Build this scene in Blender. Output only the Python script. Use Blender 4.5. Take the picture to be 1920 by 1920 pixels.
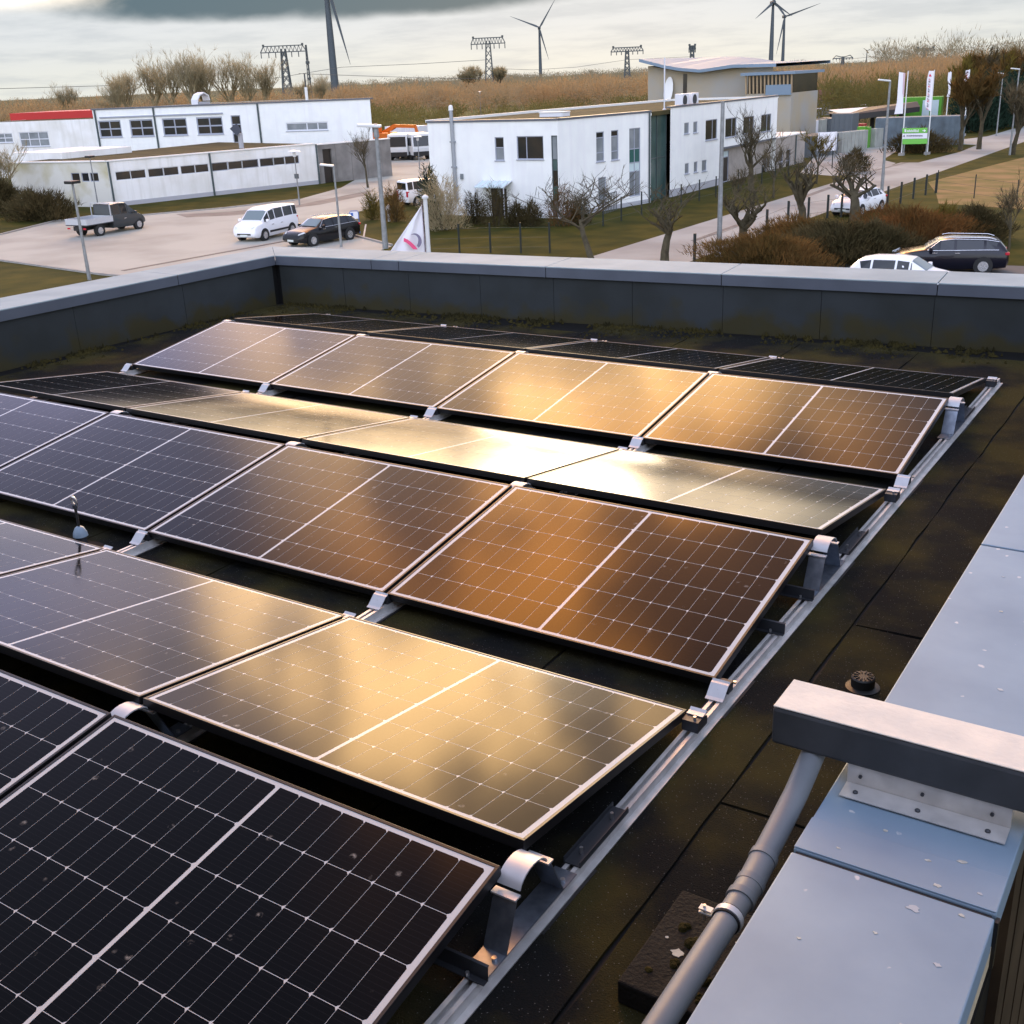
import bpy, math, random
import numpy as np
from mathutils import Vector, Matrix
for _o in list(bpy.data.objects): bpy.data.objects.remove(_o)
SC = bpy.context.scene
COL = SC.collection
R_ = math.radians

# ------------------------------------------------------------------ camera (solved from the panel grid)
CAM = np.array([1.4699, -3.5756, 2.3073]); YAW, PIT, ROL, FOC = -0.5880, 0.3716, -0.0446, 2091.97
def _axes():
    cy, sy, cp, sp = math.cos(YAW), math.sin(YAW), math.cos(PIT), math.sin(PIT)
    f = np.array([sy*cp, cy*cp, -sp]); r = np.array([cy, -sy, 0.0]); u = np.cross(r, f)
    c, s = math.cos(ROL), math.sin(ROL)
    return c*r + s*u, -s*r + c*u, f
CR, CU, CF = _axes()
cam = bpy.data.objects.new('camera', bpy.data.cameras.new('camera')); COL.objects.link(cam)
cam.matrix_world = Matrix(((CR[0], CU[0], -CF[0], CAM[0]), (CR[1], CU[1], -CF[1], CAM[1]), (CR[2], CU[2], -CF[2], CAM[2]), (0, 0, 0, 1)))
cam.data.sensor_width = 36.0; cam.data.lens = FOC/1920*36.0
cam.data.clip_start = 0.05; cam.data.clip_end = 20000
SC.camera = cam

# ------------------------------------------------------------------ sky and sun
SUN_AZ, SUN_EL = -29.0, 9.0            # azimuth from +y towards +x, elevation (degrees)
sd = Vector((math.sin(R_(SUN_AZ))*math.cos(R_(SUN_EL)), math.cos(R_(SUN_AZ))*math.cos(R_(SUN_EL)), math.sin(R_(SUN_EL))))
W = bpy.data.worlds.new('World'); SC.world = W; W.use_nodes = True
nt = W.node_tree; nt.nodes.clear()
def N(t, **k):
    n = nt.nodes.new(t)
    for a, b in k.items(): setattr(n, a, b)
    return n
def wm(op, a, b=None, c=None, clamp=False):
    n = N('ShaderNodeMath', operation=op); n.use_clamp = clamp
    for i, v in enumerate((a, b, c)):
        if v is None: continue
        if hasattr(v, 'is_linked'): nt.links.new(v, n.inputs[i])
        else: n.inputs[i].default_value = v
    return n.outputs[0]
def wmix(f, a, b):
    n = N('ShaderNodeMix', data_type='RGBA')
    for s, v in ((n.inputs['Factor'], f), (n.inputs['A'], a), (n.inputs['B'], b)):
        if hasattr(v, 'is_linked'): nt.links.new(v, s)
        elif isinstance(v, tuple): s.default_value = (*v, 1)
        else: s.default_value = v
    return n.outputs['Result']
def wramp(f, a, b):
    n = N('ShaderNodeMapRange', interpolation_type='SMOOTHSTEP')
    nt.links.new(f, n.inputs['Value']); n.inputs['From Min'].default_value = a; n.inputs['From Max'].default_value = b
    return n.outputs[0]
tc = N('ShaderNodeTexCoord'); sx = N('ShaderNodeSeparateXYZ'); nt.links.new(tc.outputs['Generated'], sx.inputs[0])
elev = wm('MAXIMUM', sx.outputs['Z'], 0.0)
den = wm('ADD', elev, 0.10)
cx = N('ShaderNodeCombineXYZ'); nt.links.new(wm('DIVIDE', sx.outputs['X'], den), cx.inputs[0]); nt.links.new(wm('DIVIDE', sx.outputs['Y'], den), cx.inputs[1])
def wnoise(scale, detail, rough, off):
    mp = N('ShaderNodeMapping'); nt.links.new(cx.outputs[0], mp.inputs['Vector']); mp.inputs['Location'].default_value = off
    n = N('ShaderNodeTexNoise'); nt.links.new(mp.outputs[0], n.inputs['Vector'])
    n.inputs['Scale'].default_value = scale; n.inputs['Detail'].default_value = detail; n.inputs['Roughness'].default_value = rough
    return n.outputs['Fac']
K = 10.0                                                       # cloud radiance is scaled by the background strength of 0.1
n2 = wnoise(1.5, 6, 0.6, (0.4, 9.2, 0)); n3 = None
veil = wmix(wramp(elev, 0.0, 0.05), tuple(K*c for c in (0.71, 0.725, 0.675)), tuple(K*c for c in (0.665, 0.695, 0.715)))
veil = wmix(wramp(elev, 0.06, 0.45), veil, tuple(K*c for c in (0.56, 0.62, 0.86)))
soft = wmix(wm('MULTIPLY', wramp(n2, 0.40, 0.70), 0.42), veil, tuple(K*c for c in (0.40, 0.45, 0.50)))
def dot(v):
    n = N('ShaderNodeVectorMath', operation='DOT_PRODUCT'); nt.links.new(tc.outputs['Generated'], n.inputs[0]); n.inputs[1].default_value = v; return n.outputs['Value']
fl_ = N('ShaderNodeMix', data_type='RGBA', blend_type='MULTIPLY'); fl_.inputs['Factor'].default_value = 1.0; nt.links.new(soft, fl_.inputs['A'])   # clouds opposite the sun are front lit
boost = wm('ADD', wm('MULTIPLY', wramp(dot((-sd.x, -sd.y, 0.0)), -0.1, 0.8), 2.1), 1.0)
cb = N('ShaderNodeCombineXYZ'); [nt.links.new(boost, cb.inputs[i]) for i in range(3)]; nt.links.new(cb.outputs[0], fl_.inputs['B']); soft = fl_.outputs['Result']
def bank(az, el, wid, hgt, col, amt, cur, rag):                   # a ragged cloud bank low over the horizon
    z = math.sin(R_(el)); side = dot((math.cos(R_(az)), -math.sin(R_(az)), 0)); ahead = wramp(dot((math.sin(R_(az)), math.cos(R_(az)), 0)), 0.0, 0.2)
    nd = N('ShaderNodeTexNoise'); mp = N('ShaderNodeMapping'); nt.links.new(tc.outputs['Generated'], mp.inputs['Vector']); mp.inputs['Scale'].default_value = (14, 14, 30); nt.links.new(mp.outputs[0], nd.inputs['Vector']); nd.inputs['Scale'].default_value = 1.3; nd.inputs['Detail'].default_value = 6
    j = wm('MULTIPLY', wm('SUBTRACT', nd.outputs['Fac'], 0.5), rag)
    a = wm('DIVIDE', side, math.sin(R_(wid))); h = wm('DIVIDE', wm('SUBTRACT', sx.outputs['Z'], z), math.sin(R_(hgt)))
    r = wm('ADD', wm('ADD', wm('MULTIPLY', a, a), wm('MULTIPLY', h, h)), j)
    f = wm('MULTIPLY', wm('MULTIPLY', wramp(r, 1.40, 0.40), amt), ahead)
    return wmix(f, cur, tuple(K*c for c in col))
def dnoise(scale, off, detail=4, rough=0.55):
    mp = N('ShaderNodeMapping'); nt.links.new(tc.outputs['Generated'], mp.inputs['Vector']); mp.inputs['Location'].default_value = off
    n = N('ShaderNodeTexNoise'); nt.links.new(mp.outputs[0], n.inputs['Vector']); n.inputs['Scale'].default_value = scale; n.inputs['Detail'].default_value = detail; n.inputs['Roughness'].default_value = rough
    return n.outputs['Fac']
def addc(cur, f, col):
    g = N('ShaderNodeMix', data_type='RGBA', blend_type='ADD'); nt.links.new(f, g.inputs['Factor']); nt.links.new(cur, g.inputs['A'])
    if isinstance(col, tuple): g.inputs['B'].default_value = tuple(K*c for c in col)+(1,)
    else: nt.links.new(col, g.inputs['B'])
    return g.outputs['Result']
brk = wramp(dnoise(7.5, (1.3, 0.2, 4.1)), 0.43, 0.60)             # breaks in the lit cloud deck round the sun
gd = Vector((math.sin(R_(-36))*math.cos(R_(26)), math.cos(R_(-36))*math.cos(R_(26)), math.sin(R_(26))))
glow = wm('MULTIPLY', wm('POWER', wm('MAXIMUM', dot(gd), 0.0), 17.0), wramp(elev, 0.060, 0.10))
sd_side = dot((math.cos(R_(-34)), -math.sin(R_(-34)), 0)); glow = wm('MULTIPLY', glow, wramp(wm('ABSOLUTE', sd_side), 0.36, 0.08))
glow = wm('MULTIPLY', glow, wm('ADD', wm('MULTIPLY', brk, 0.85), 0.15))
warm = wmix(wramp(elev, 0.47, 0.62), tuple(K*c for c in (22.0, 13.2, 5.0)), tuple(K*c for c in (30.0, 11.0, 1.4)))
cur = addc(soft, glow, warm)
hz = wm('MULTIPLY', wm('MULTIPLY', wramp(elev, 0.058, 0.080), wramp(elev, 0.19, 0.09)), wm('POWER', wm('MAXIMUM', dot((math.sin(R_(-28)), math.cos(R_(-28)), 0)), 0.0), 6.0))   # bright hazy air low under the sun
hz = wm('MULTIPLY', hz, wm('ADD', wm('MULTIPLY', brk, 0.45), 0.55))
cur = addc(cur, hz, (5.6, 4.3, 2.7))
ld = Vector((math.sin(R_(-60))*math.cos(R_(18)), math.cos(R_(-60))*math.cos(R_(18)), math.sin(R_(18))))     # cool bright cloud beside the sun
lav = wm('MULTIPLY', wm('POWER', wm('MAXIMUM', dot(ld), 0.0), 22.0), wramp(elev, 0.060, 0.14)); cur = addc(cur, wm('MULTIPLY', lav, wm('ADD', wm('MULTIPLY', wramp(n2, 0.40, 0.62), 0.5), 0.5)), (1.35, 1.25, 2.05))
cl = bank(-41.5, 3.75, 12.5, 0.95, (0.095, 0.155, 0.195), 1.0, cur, 1.1)
cl = bank(-9, 5.2, 9, 3.4, (0.40, 0.45, 0.48), 0.6, cl, 1.2)
sky = N('ShaderNodeTexSky', sky_type='NISHITA'); sky.sun_disc = False; sky.sun_elevation = R_(SUN_EL); sky.sun_rotation = R_(SUN_AZ)
fin = wmix(0.985, sky.outputs[0], cl)
bg = N('ShaderNodeBackground'); bg.inputs['Strength'].default_value = 0.1
out = N('ShaderNodeOutputWorld'); nt.links.new(fin, bg.inputs['Color']); nt.links.new(bg.outputs[0], out.inputs['Surface'])
sun = bpy.data.objects.new('sun', bpy.data.lights.new('sun', 'SUN')); COL.objects.link(sun)
sun.data.energy = 0.5; sun.data.angle = R_(10); sun.data.color = (1.0, 0.82, 0.56)
sun.rotation_euler = (-sd).to_track_quat('-Z', 'Y').to_euler(); sun.location = (0, 0, 60)
vs = SC.view_settings
vs.view_transform = 'Standard'; vs.look = 'None'; vs.exposure = 0.22; vs.gamma = 1.0; vs.use_curve_mapping = False
SC.cycles.max_bounces = 6; SC.cycles.glossy_bounces = 3; SC.cycles.diffuse_bounces = 3; SC.cycles.transparent_max_bounces = 12
SC.cycles.use_denoising = True; SC.cycles.sample_clamp_indirect = 4.0

# ------------------------------------------------------------------ helpers
def ray(x, y): return CR*(x-960)/FOC - CU*(y-960)/FOC + CF
def atz(x, y, z): d = ray(x, y); return CAM + d*(z-CAM[2])/d[2]
def aty(x, y, Y): d = ray(x, y); return CAM + d*(Y-CAM[1])/d[1]
def atd(x, y, dist):                                          # point at a horizontal distance
    d = ray(x, y); return CAM + d*dist/math.hypot(d[0], d[1])
GZ = -6.3
def gp(x, y, z=GZ): return atz(x, y, z)
def top_z(base, x, y):                                         # height reached above a ground point at this sight line
    d = ray(x, y); v = base[:2]-CAM[:2]; return CAM[2] + d[2]*(v@d[:2])/(d[:2]@d[:2])

class MB:
    def __init__(s): s.v, s.f = [], []
    def add(s, V, F):
        o = len(s.v); s.v += [tuple(map(float, p)) for p in V]; s.f += [tuple(i+o for i in f) for f in F]; return s
    def box(s, x0, x1, y0, y1, z0, z1):
        return s.add([(x0,y0,z0),(x1,y0,z0),(x1,y1,z0),(x0,y1,z0),(x0,y0,z1),(x1,y0,z1),(x1,y1,z1),(x0,y1,z1)],
                     [(0,3,2,1),(4,5,6,7),(0,1,5,4),(1,2,6,5),(2,3,7,6),(3,0,4,7)])
    def prism(s, P, z0, z1):
        n = len(P); V = [(p[0],p[1],z0) for p in P]+[(p[0],p[1],z1) for p in P]
        return s.add(V, [tuple(range(n))[::-1], tuple(range(n,2*n))]+[(i,(i+1)%n,(i+1)%n+n,i+n) for i in range(n)])
    def extr(s, P, axis, a0, a1):                              # profile polygon swept along x, y or z
        n = len(P); f = {'x': lambda p,a:(a,p[0],p[1]), 'y': lambda p,a:(p[0],a,p[1]), 'z': lambda p,a:(p[0],p[1],a)}[axis]
        return s.add([f(p,a0) for p in P]+[f(p,a1) for p in P], [tuple(range(n)), tuple(range(n,2*n))[::-1]]+[(i,i+n,(i+1)%n+n,(i+1)%n) for i in range(n)])
    def bar(s, p, q, w, h=None, up=(0,0,1)):
        h = h or w; p, q = Vector(p), Vector(q); d = (q-p).normalized(); u = Vector(up)
        if abs(d.dot(u)) > 0.98: u = Vector((1,0,0))
        a = d.cross(u).normalized()*w/2; b = a.cross(d).normalized()*h/2
        return s.add([p-a-b,p+a-b,p+a+b,p-a+b,q-a-b,q+a-b,q+a+b,q-a+b],[(0,1,2,3),(7,6,5,4),(0,4,5,1),(1,5,6,2),(2,6,7,3),(3,7,4,0)])
    def tube(s, pts, rad, n=8):
        pts = [Vector(p) for p in pts]; m = len(pts)
        if not hasattr(rad, '__len__'): rad = [rad]*m
        V, F = [], []; ref = None
        for i in range(m):
            d = (pts[min(i+1,m-1)]-pts[max(i-1,0)]).normalized()
            if ref is None: ref = Vector((0,0,1)) if abs(d.z) < 0.9 else Vector((1,0,0))
            a = d.cross(ref).normalized(); b = d.cross(a); ref = -b if False else ref
            for k in range(n):
                t = 2*math.pi*k/n; V.append(pts[i]+(a*math.cos(t)+b*math.sin(t))*rad[i])
        for i in range(m-1):
            for k in range(n): F.append((i*n+k, i*n+(k+1)%n, (i+1)*n+(k+1)%n, (i+1)*n+k))
        F.append(tuple(range(n))[::-1]); F.append(tuple(range((m-1)*n, m*n)))
        return s.add(V, F)
    def lathe(s, prof, c=(0,0,0), n=20):                       # prof: (radius, z)
        V, F = [], []; m = len(prof)
        for r, z in prof:
            for k in range(n): t = 2*math.pi*k/n; V.append((c[0]+r*math.cos(t), c[1]+r*math.sin(t), c[2]+z))
        for i in range(m-1):
            for k in range(n): F.append((i*n+k, i*n+(k+1)%n, (i+1)*n+(k+1)%n, (i+1)*n+k))
        F.append(tuple(range(n))[::-1]); F.append(tuple(range((m-1)*n, m*n)))
        return s.add(V, F)
    def build(s, name, mat, parent=None, off=None, smooth=False, bevel=0.0):
        me = bpy.data.meshes.new(name)
        V = s.v if off is None else [(a-off[0], b-off[1], c-off[2]) for a, b, c in s.v]
        me.from_pydata(V, [], s.f); me.update()
        return link(name, me, mat, parent, smooth, bevel)
def link(name, me, mat, parent=None, smooth=False, bevel=0.0):
    if mat is not None: me.materials.append(mat)
    if smooth:
        me.polygons.foreach_set('use_smooth', [True]*len(me.polygons))
        try: me.set_sharp_from_angle(angle=R_(38))
        except Exception: pass
    o = bpy.data.objects.new(name, me); COL.objects.link(o)
    if parent is not None: o.parent = parent
    if bevel:
        b = o.modifiers.new('bevel', 'BEVEL'); b.width = bevel; b.segments = 2; b.limit_method = 'ANGLE'
    return o
def tag(o, label=None, cat=None, group=None, kind=None):
    for k, v in (('label', label), ('category', cat), ('group', group), ('kind', kind)):
        if v: o[k] = v
    return o
def thing(name, label, cat, loc=(0,0,0), rz=0.0, group=None):
    o = bpy.data.objects.new(name, None); COL.objects.link(o); o.empty_display_size = 0.1
    o.location = tuple(map(float, loc)); o.rotation_euler = (0,0,rz); return tag(o, label, cat, group)
def copy_tree(o, parent=None):
    c = o.copy(); COL.objects.link(c); c.parent = parent
    for ch in list(o.children): copy_tree(ch, c)
    return c
def tri_mesh(name, T):                                         # T: (n,3,3) loose triangles
    n = len(T); me = bpy.data.meshes.new(name)
    me.vertices.add(n*3); me.vertices.foreach_set('co', T.reshape(-1).astype(np.float32))
    me.loops.add(n*3); me.loops.foreach_set('vertex_index', np.arange(n*3, dtype=np.int32))
    me.polygons.add(n); me.polygons.foreach_set('loop_start', np.arange(0, n*3, 3, dtype=np.int32)); me.polygons.foreach_set('loop_total', np.full(n, 3, np.int32))
    me.update(); me.validate(); return me

# ------------------------------------------------------------------ materials
def mat(name, col, rough=0.6, metal=0.0, var=0.0, scale=4.0, col2=None, bump=0.0, bscale=40.0, spec=0.5, coords='Object', detail=6.0, lo=0.35, hi=0.65, speck=None, streak=None):
    m = bpy.data.materials.new(name); m.use_nodes = True; t = m.node_tree; p = t.nodes['Principled BSDF']
    p.inputs['Roughness'].default_value = rough; p.inputs['Metallic'].default_value = metal; p.inputs['Specular IOR Level'].default_value = spec
    p.inputs['Base Color'].default_value = (*col, 1)
    tcn = t.nodes.new('ShaderNodeTexCoord')
    def vec():
        if coords == 'World':
            g = t.nodes.new('ShaderNodeNewGeometry'); return g.outputs['Position']
        return tcn.outputs['Object']
    def noise(sc, de=detail):
        n = t.nodes.new('ShaderNodeTexNoise'); t.links.new(vec(), n.inputs['Vector']); n.inputs['Scale'].default_value = sc; n.inputs['Detail'].default_value = de; return n.outputs['Fac']
    def rng(f, a, b):
        n = t.nodes.new('ShaderNodeMapRange'); t.links.new(f, n.inputs['Value']); n.inputs['From Min'].default_value = a; n.inputs['From Max'].default_value = b; return n.outputs[0]
    def mix(f, a, b):
        n = t.nodes.new('ShaderNodeMix'); n.data_type = 'RGBA'
        t.links.new(f, n.inputs['Factor'])
        for s_, v in ((n.inputs['A'], a), (n.inputs['B'], b)):
            if isinstance(v, tuple): s_.default_value = (*v, 1)
            else: t.links.new(v, s_)
        return n.outputs['Result']
    cur = None
    if var or col2:
        c2 = col2 or tuple(max(0.0, c*(1-var)) for c in col)
        cur = mix(rng(noise(scale), lo, hi), col, c2)
    if speck:                                                  # (colour, scale, threshold): small grains
        n = t.nodes.new('ShaderNodeTexVoronoi'); dn = t.nodes.new('ShaderNodeTexNoise'); t.links.new(vec(), dn.inputs['Vector']); dn.inputs['Scale'].default_value = speck[1]*3.0; dn.inputs['Detail'].default_value = 3
        ds = t.nodes.new('ShaderNodeVectorMath'); ds.operation = 'SCALE'; t.links.new(dn.outputs['Color'], ds.inputs[0]); ds.inputs['Scale'].default_value = 0.35/speck[1]; da = t.nodes.new('ShaderNodeVectorMath'); t.links.new(vec(), da.inputs[0]); t.links.new(ds.outputs[0], da.inputs[1]); t.links.new(da.outputs[0], n.inputs['Vector']); n.inputs['Scale'].default_value = speck[1]
        cur = mix(rng(n.outputs['Distance'], speck[2], speck[2]*0.6), cur if cur is not None else col, speck[0])
    if streak:                                                 # rain streaks and grime running down a wall
        mp = t.nodes.new('ShaderNodeMapping'); t.links.new(vec(), mp.inputs['Vector']); mp.inputs['Scale'].default_value = (1.6, 1.6, 0.16)
        n = t.nodes.new('ShaderNodeTexNoise'); t.links.new(mp.outputs[0], n.inputs['Vector']); n.inputs['Scale'].default_value = 1.4; n.inputs['Detail'].default_value = 8
        cur = mix(rng(n.outputs['Fac'], 0.50, 0.80), cur if cur is not None else col, streak)
    if cur is not None: t.links.new(cur, p.inputs['Base Color'])
    if bump:
        b = t.nodes.new('ShaderNodeBump'); b.inputs['Strength'].default_value = bump; b.inputs['Distance'].default_value = 0.02
        t.links.new(noise(bscale, 4), b.inputs['Height']); t.links.new(b.outputs[0], p.inputs['Normal'])
    m['p'] = 1
    return m
M = {}
M['felt'] = mat('roofing_felt', (0.0135, 0.014, 0.0135), 0.95, scale=1.6, col2=(0.046, 0.040, 0.015), bump=0.6, bscale=180, coords='World', spec=0.05, lo=0.43, hi=0.60, detail=12, speck=((0.19, 0.19, 0.18), 70, 0.12))
M['bitumen'] = mat('bitumen', (0.006, 0.006, 0.006), 0.7, spec=0.2)
M['upstand'] = mat('upstand_sheet', (0.032, 0.038, 0.041), 0.7, scale=1.6, col2=(0.022, 0.026, 0.025), coords='World', bump=0.15, bscale=9, spec=0.3)
M['moss'] = mat('moss', (0.044, 0.036, 0.010), 0.95, scale=6, col2=(0.018, 0.016, 0.006), bump=0.6, bscale=90, spec=0.1, coords='World')
def mossy(m):
    t = m.node_tree; p = t.nodes['Principled BSDF']; src = p.inputs['Base Color'].links[0].from_socket
    g_ = t.nodes.new('ShaderNodeNewGeometry'); sp = t.nodes.new('ShaderNodeSeparateXYZ'); t.links.new(g_.outputs['Position'], sp.inputs[0])
    n = t.nodes.new('ShaderNodeTexNoise'); t.links.new(g_.outputs['Position'], n.inputs['Vector']); n.inputs['Scale'].default_value = 3.5; n.inputs['Detail'].default_value = 7
    a = t.nodes.new('ShaderNodeMath'); a.operation = 'MULTIPLY_ADD'; t.links.new(n.outputs['Fac'], a.inputs[0]); a.inputs[1].default_value = -0.75; t.links.new(sp.outputs['Z'], a.inputs[2])
    r = t.nodes.new('ShaderNodeMapRange'); t.links.new(a.outputs[0], r.inputs['Value']); r.inputs['From Min'].default_value = -0.17; r.inputs['From Max'].default_value = -0.33
    x = t.nodes.new('ShaderNodeMix'); x.data_type = 'RGBA'; t.links.new(r.outputs[0], x.inputs['Factor']); t.links.new(src, x.inputs['A']); x.inputs['B'].default_value = (0.036, 0.031, 0.011, 1); t.links.new(x.outputs['Result'], p.inputs['Base Color'])
mossy(M['upstand'])
M['coping'] = mat('zinc_coping', (0.315, 0.38, 0.40), 0.75, 0.0, spec=0.1, scale=2.3, col2=(0.26, 0.32, 0.34), coords='World', bump=0.04, bscale=7, speck=((0.62, 0.63, 0.64), 19, 0.045))
M['fascia'] = mat('shaded_fascia', (0.105, 0.12, 0.15), 0.5, 0.2, scale=2, var=0.2, coords='World')  # coping's front edge, its shade painted in as a darker tone
M['zinc'] = mat('zinc_coping_blue', (0.245, 0.345, 0.44), 0.55, 0.1, scale=2.2, col2=(0.165, 0.245, 0.335), coords='World', bump=0.10, bscale=5, detail=10, lo=0.3, hi=0.7, speck=((0.50, 0.53, 0.56), 11, 0.10))
M['alu'] = mat('aluminium', (0.66, 0.65, 0.63), 0.42, 0.35, scale=14, var=0.22, coords='World')
M['alu_white'] = mat('aluminium_bright', (0.56, 0.575, 0.60), 0.45, 0.35, scale=20, var=0.08)
M['galv'] = mat('galvanised_steel', (0.30, 0.34, 0.40), 0.38, 0.85, scale=26, var=0.3)
M['steel_dark'] = mat('dark_steel', (0.06, 0.065, 0.075), 0.45, 0.6)
M['frame'] = mat('panel_frame', (0.012, 0.012, 0.013), 0.38, 0.2, spec=0.4)
M['screw'] = mat('screw', (0.6, 0.6, 0.6), 0.3, 0.9)
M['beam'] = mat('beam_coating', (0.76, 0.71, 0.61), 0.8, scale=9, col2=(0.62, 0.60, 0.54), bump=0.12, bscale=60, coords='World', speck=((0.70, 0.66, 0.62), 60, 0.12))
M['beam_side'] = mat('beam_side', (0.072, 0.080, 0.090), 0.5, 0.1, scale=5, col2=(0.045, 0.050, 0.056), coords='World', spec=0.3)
M['pvc'] = mat('grey_pvc', (0.17, 0.19, 0.21), 0.5, scale=9, var=0.12)
M['black'] = mat('black_plastic', (0.012, 0.012, 0.012), 0.5)
M['rubber'] = mat('rubber', (0.010, 0.010, 0.010), 0.7)
M['lichen'] = mat('lichen', (0.55, 0.56, 0.50), 0.9, scale=60, var=0.3)
M['drop'] = mat('pale_dropping', (0.42, 0.45, 0.47), .9)
M['stone'] = mat('dark_slab', (0.016, 0.015, 0.013), 0.85, scale=8, var=0.5, bump=0.4, bscale=80, spec=0.2)
M['brown'] = mat('brown_boards', (0.060, 0.042, 0.026), 0.7, scale=3, var=0.4, spec=0.2)
M['plaster_beige'] = mat('beige_plaster', (0.52, 0.44, 0.30), 0.9, scale=6, var=0.15, bump=0.2, bscale=120)
M['clad'] = mat('blocker_dark', (0.10, 0.10, 0.105), 0.7, scale=2, var=0.2)  # for the added block behind the camera, dark to limit bounce
M['cap_blue'] = mat('anchor_cap', (0.20, 0.27, 0.34), 0.45)
def solar(name, col, dust, fingers=False):
    m = bpy.data.materials.new(name); m.use_nodes = True; t = m.node_tree; p = t.nodes['Principled BSDF']
    p.inputs['Specular IOR Level'].default_value = 0.0; p.inputs['Roughness'].default_value = 0.6
    p.inputs['Coat Weight'].default_value = 1.0; p.inputs['Coat IOR'].default_value = 1.17; p.inputs['Coat Roughness'].default_value = 0.20
    p.inputs['Coat Tint'].default_value = (1, 1, 1, 1)
    g = t.nodes.new('ShaderNodeNewGeometry')
    v = t.nodes.new('ShaderNodeTexVoronoi'); t.links.new(g.outputs['Position'], v.inputs['Vector']); v.inputs['Scale'].default_value = 9
    n = t.nodes.new('ShaderNodeTexNoise'); t.links.new(g.outputs['Position'], n.inputs['Vector']); n.inputs['Scale'].default_value = 60
    r = t.nodes.new('ShaderNodeMapRange'); t.links.new(v.outputs['Distance'], r.inputs['Value']); r.inputs['From Min'].default_value = 0.12; r.inputs['From Max'].default_value = 0.05
    k = t.nodes.new('ShaderNodeMath'); k.operation = 'MULTIPLY'; t.links.new(r.outputs[0], k.inputs[0])
    r2 = t.nodes.new('ShaderNodeMapRange'); t.links.new(n.outputs['Fac'], r2.inputs['Value']); r2.inputs['From Min'].default_value = 0.45; r2.inputs['From Max'].default_value = 0.7; r2.inputs['To Max'].default_value = dust
    t.links.new(r2.outputs[0], k.inputs[1])
    mx = t.nodes.new('ShaderNodeMix'); mx.data_type = 'RGBA'; mx.inputs['A'].default_value = (*col, 1); mx.inputs['B'].default_value = (0.45, 0.42, 0.38, 1)
    t.links.new(k.outputs[0], mx.inputs['Factor']); last = mx.outputs['Result']
    if fingers:                                                # printed busbars, fine lines along each cell
        tcn = t.nodes.new('ShaderNodeTexCoord'); w = t.nodes.new('ShaderNodeTexWave'); t.links.new(tcn.outputs['Object'], w.inputs['Vector'])
        w.bands_direction = 'Y'; w.inputs['Scale'].default_value = 17.5; w.inputs['Distortion'].default_value = 0
        q = t.nodes.new('ShaderNodeMapRange'); t.links.new(w.outputs['Fac'], q.inputs['Value']); q.inputs['From Min'].default_value = 0.93; q.inputs['From Max'].default_value = 1.0; q.inputs['To Max'].default_value = 0.5
        m2 = t.nodes.new('ShaderNodeMix'); m2.data_type = 'RGBA'; t.links.new(q.outputs[0], m2.inputs['Factor']); t.links.new(last, m2.inputs['A']); m2.inputs['B'].default_value = (0.010, 0.010, 0.012, 1); last = m2.outputs['Result']
    t.links.new(last, p.inputs['Base Color'])
    nr = t.nodes.new('ShaderNodeTexNoise'); t.links.new(g.outputs['Position'], nr.inputs['Vector']); nr.inputs['Scale'].default_value = 1.7; nr.inputs['Detail'].default_value = 5
    rr = t.nodes.new('ShaderNodeMapRange'); t.links.new(nr.outputs['Fac'], rr.inputs['Value']); rr.inputs['From Min'].default_value = 0.3; rr.inputs['From Max'].default_value = 0.7; rr.inputs['To Min'].default_value = 0.085; rr.inputs['To Max'].default_value = 0.13
    t.links.new(rr.outputs[0], p.inputs['Coat Roughness'])
    return m
M['cell'] = solar('solar_cell', (0.0016, 0.0015, 0.0022), 0.5, True)
M['backsheet'] = solar('white_backsheet', (0.55, 0.56, 0.56), 0.3)
# ================================================================== our building: roof, parapets
rng = random.Random(7)
XL, XR, YB, YF = -7.95, 0.80, -6.5, 6.5
FA = math.atan2(0.65, 7.69); FE = np.array([math.cos(FA), math.sin(FA)]); FN = np.array([-FE[1], FE[0]]); F0 = np.array([-7.72, 5.64])   # far parapet, inner coping edge
LE = np.array([0.045, 1.0]); LE /= np.linalg.norm(LE); LN = np.array([-LE[1], LE[0]])                                                   # left parapet, running away from the camera
ZC, WC = 0.55, 0.60
roof = MB().box(-8.3, 1.2, -6.9, 6.9, -0.30, -0.003).build('roof', M['bitumen']); tag(roof, kind='structure')
def felt(x0, x1, y0, y1, i):
    P = []
    def edge(a, b, k):
        n = max(2, int(abs(b-a)/0.22)); return [a+(b-a)*j/n for j in range(n)]
    j = lambda s=0.006: rng.uniform(-s, s)
    for y in edge(y0, y1, 0): P.append((x0+0.006+j(), y))
    for x in edge(x0, x1, 0): P.append((x, y1-0.006+j()))
    for y in edge(y1, y0, 0): P.append((x1-0.006+j(), y))
    for x in edge(x1, x0, 0): P.append((x, y0+0.006+j()))
    o = MB().prism(P[::-1], -0.002, 0.002+0.004*(i % 3)).build('felt_sheet', M['felt'], roof)
    return o
xs = [0.28-k for k in range(0, 9)]
cuts = {0: (-0.6, 0.87, 3.4)}
cnt = 0
for i, x1 in enumerate([XR]+xs):
    x0 = xs[i] if i < len(xs) else None
    if x0 is None: break
    c = cuts.get(i) or tuple(sorted(rng.uniform(-5, 5) for _ in range(2)))
    ys = [YB] + list(c) + [5.6 if x1 < -3 else 6.0]
    for a, b in zip(ys[:-1], ys[1:]):
        if b-a > 0.4: felt(max(x0, XL), x1, a, b, cnt); cnt += 1

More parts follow.
